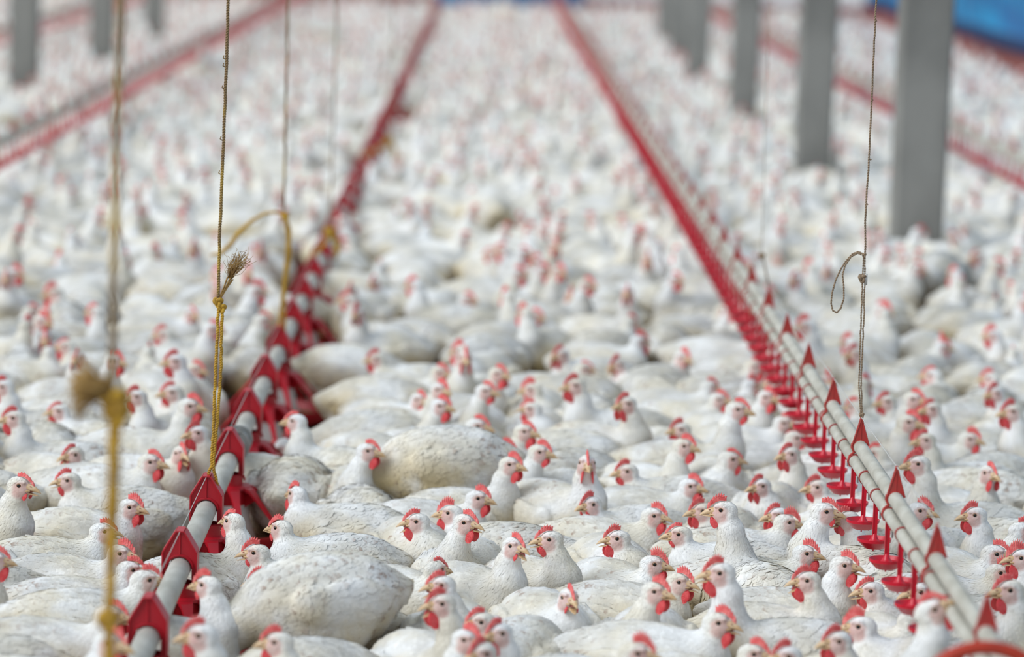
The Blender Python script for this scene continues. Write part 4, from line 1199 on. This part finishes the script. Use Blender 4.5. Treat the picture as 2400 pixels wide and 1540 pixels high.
far_fill = fill(10.4, FAR - 0.4, 130, 0.0022, False)
print('listed', len(FL) + len(BODY), 'near', len(near_fill), 'far', len(far_fill))
far_fill.sort(key=lambda q: q['y'])
rest = list(side_fill)
for q in far_fill:
    if len(birds) < 300 and in_frame(q['x'], q['y'], 0.12, 10, 60): birds.append(q)
    else: rest.append(q)

# ---- labels: what it does, where it sits; ranks only inside one such set
def phrase(q):
    w = VAR[q['key']]; fam = ''.join(c for c in q['key'].rstrip('m') if not c.isdigit())
    f = math.degrees(q['az'] + w['yaw']) % 360
    if fam in ('down', 'sdown'):
        d = 'right' if (f < 50 or f > 310) else 'away' if f < 130 else 'left' if f < 230 else 'forward'
        p = ('standing' if fam == 'sdown' else 'crouching') + ' head down, pointing ' + d
    else:
        d = 'right' if (f < 50 or f > 310) else 'away' if f < 130 else 'left' if f < 230 else 'forward'
        p = ('open-beaked, ' if q['gape'] == 2 else '') + ('hunched low, ' if fam == 'low' else 'neck stretched, ' if fam in ('drink', 'tall') else 'standing, ' if fam == 'stand' else '') + 'facing ' + d
    zone = 'left of feeders' if q['x'] < FEED_X else 'between the lines' if q['x'] < DX else 'right of drinkers'
    k = int(np.argmin([abs(q['y'] - y) for y in FEED_Y]))
    return p, zone, 'level with feeder ' + ordw(k) if False else ordw(k)
groups = {}
for q in birds: groups.setdefault(phrase(q), []).append(q)
RANK = ['leftmost', 'second from left', 'third from left', 'fourth from left', 'fifth from left', 'sixth from left', 'seventh from left', 'eighth from left']
for (p, zone, k), qs in groups.items():
    if len(qs) == 1: qs[0]['label'] = 'white chicken %s, %s, at %s feeder' % (p, zone, k)
    else:
        for r_, q in enumerate(sorted(qs, key=lambda q: project((q['x'], q['y'], 0.15))[0])):
            q['label'] = '%s white chicken %s, %s, at %s feeder' % (RANK[r_], p, zone, k)

def add_bird(q):
    w = VAR[q['key']]
    o = bpy.data.objects.new('chicken', w['mesh']); COL.objects.link(o)
    o.location = (q['x'], q['y'], 0); o.rotation_euler = (0, 0, q['az']); o.scale = (q['sc'],) * 3
    o['label'] = q['label']; o['category'] = 'chicken'; o['group'] = 'white broiler chickens on the litter floor'
    hm = Matrix.Identity(4)
    for i in range(3):
        for j in range(3): hm[i][j] = w['HR'][i][j]
        hm[i][3] = w['H'][i]
    def part(name, me, m=None):
        c = bpy.data.objects.new(name, me); COL.objects.link(c); c.parent = o; c.matrix_local = hm @ m if m is not None else hm; return c
    part('comb', COMBS[q['comb']]); part('wattles', WATTLES[q['watt']]); part('beak', BEAKS[q['gape']])
    part('eye', EYE, Matrix.Translation((0, 0.0150, 0.0)) @ Matrix.Rotation(R(-12), 4, 'Z'))
    part('eye', EYE, Matrix.Translation((0, -0.0150, 0.0)) @ Matrix.Rotation(R(180 + 12), 4, 'Z'))
    if w['lift'] > 0.03:
        for sg in (-1, 1):
            c = bpy.data.objects.new('leg', LEG); COL.objects.link(c); c.parent = o; c.location = (0.01, sg * 0.05, 0)
for q in birds: add_bird(q)
print('individual chickens', len(birds), 'in the mass', len(rest), 'labels', len(set(q['label'] for q in birds)), max(len(q['label'].split()) for q in birds))

# ---- everything behind: one mass of birds too many and too blurred to count
def flock_mass(rest):
    if not rest: return
    Vs, Ms, Ls, Mi, Lt = [], [], [], [], []; off = 0
    cache = {}
    for k, lk in [(k, lk) for k in VAR for lk in ('lod0', 'lod', 'lod2')]:
        lv, lf, lm, lmi = VAR[k][lk]
        lt = np.array([len(f) for f in lf], np.int32); ls = np.concatenate([np.array(f, np.int64) for f in lf])
        cache[k, lk] = (lv, ls, lt, lm, np.array(lmi, np.int32))
    for q in rest:
        lv, ls, lt, lm, lmi = cache[q['key'], 'lod0' if q['y'] < 11 else 'lod' if q['y'] < 21 else 'lod2']
        c, s_ = math.cos(q['az']), math.sin(q['az']); v = lv * q['sc']
        Vs.append(np.stack([v[:, 0] * c - v[:, 1] * s_ + q['x'], v[:, 0] * s_ + v[:, 1] * c + q['y'], v[:, 2]], 1))
        lm = lm.copy(); f_ = random.random(); lm[:, 1] *= 0.7 + 1.2 * f_; lm[:, 3] = np.clip(lm[:, 3] * (0.9 + 0.9 * random.random()), 0, 1.6)
        Ms.append(lm); Ls.append(ls + off); Lt.append(lt); Mi.append(lmi); off += len(lv)
    V = np.concatenate(Vs).astype(np.float32); Lx = np.concatenate(Ls).astype(np.int32); Lt = np.concatenate(Lt); Mi = np.concatenate(Mi); mk = np.concatenate(Ms).astype(np.float32)
    me = bpy.data.meshes.new('chicken_flock')
    me.vertices.add(len(V)); me.vertices.foreach_set('co', V.ravel())
    me.loops.add(len(Lx)); me.loops.foreach_set('vertex_index', Lx)
    me.polygons.add(len(Lt)); me.polygons.foreach_set('loop_start', (np.cumsum(Lt) - Lt).astype(np.int32))
    for m_ in (M['plumage'], M['comb'], M['beak'], M['pupil']): me.materials.append(m_)
    me.polygons.foreach_set('material_index', Mi); me.polygons.foreach_set('use_smooth', np.ones(len(Lt), bool))
    a = me.color_attributes.new('mask', 'FLOAT_COLOR', 'POINT'); a.data.foreach_set('color', mk.ravel())
    me.update(calc_edges=True); me.validate()
    o = obj('chicken_flock', me); tag(o, 'blurred mass of white chickens filling the house behind the nearer birds', 'chickens', kind='stuff')
    print('mass faces', len(Lt))
flock_mass(rest)
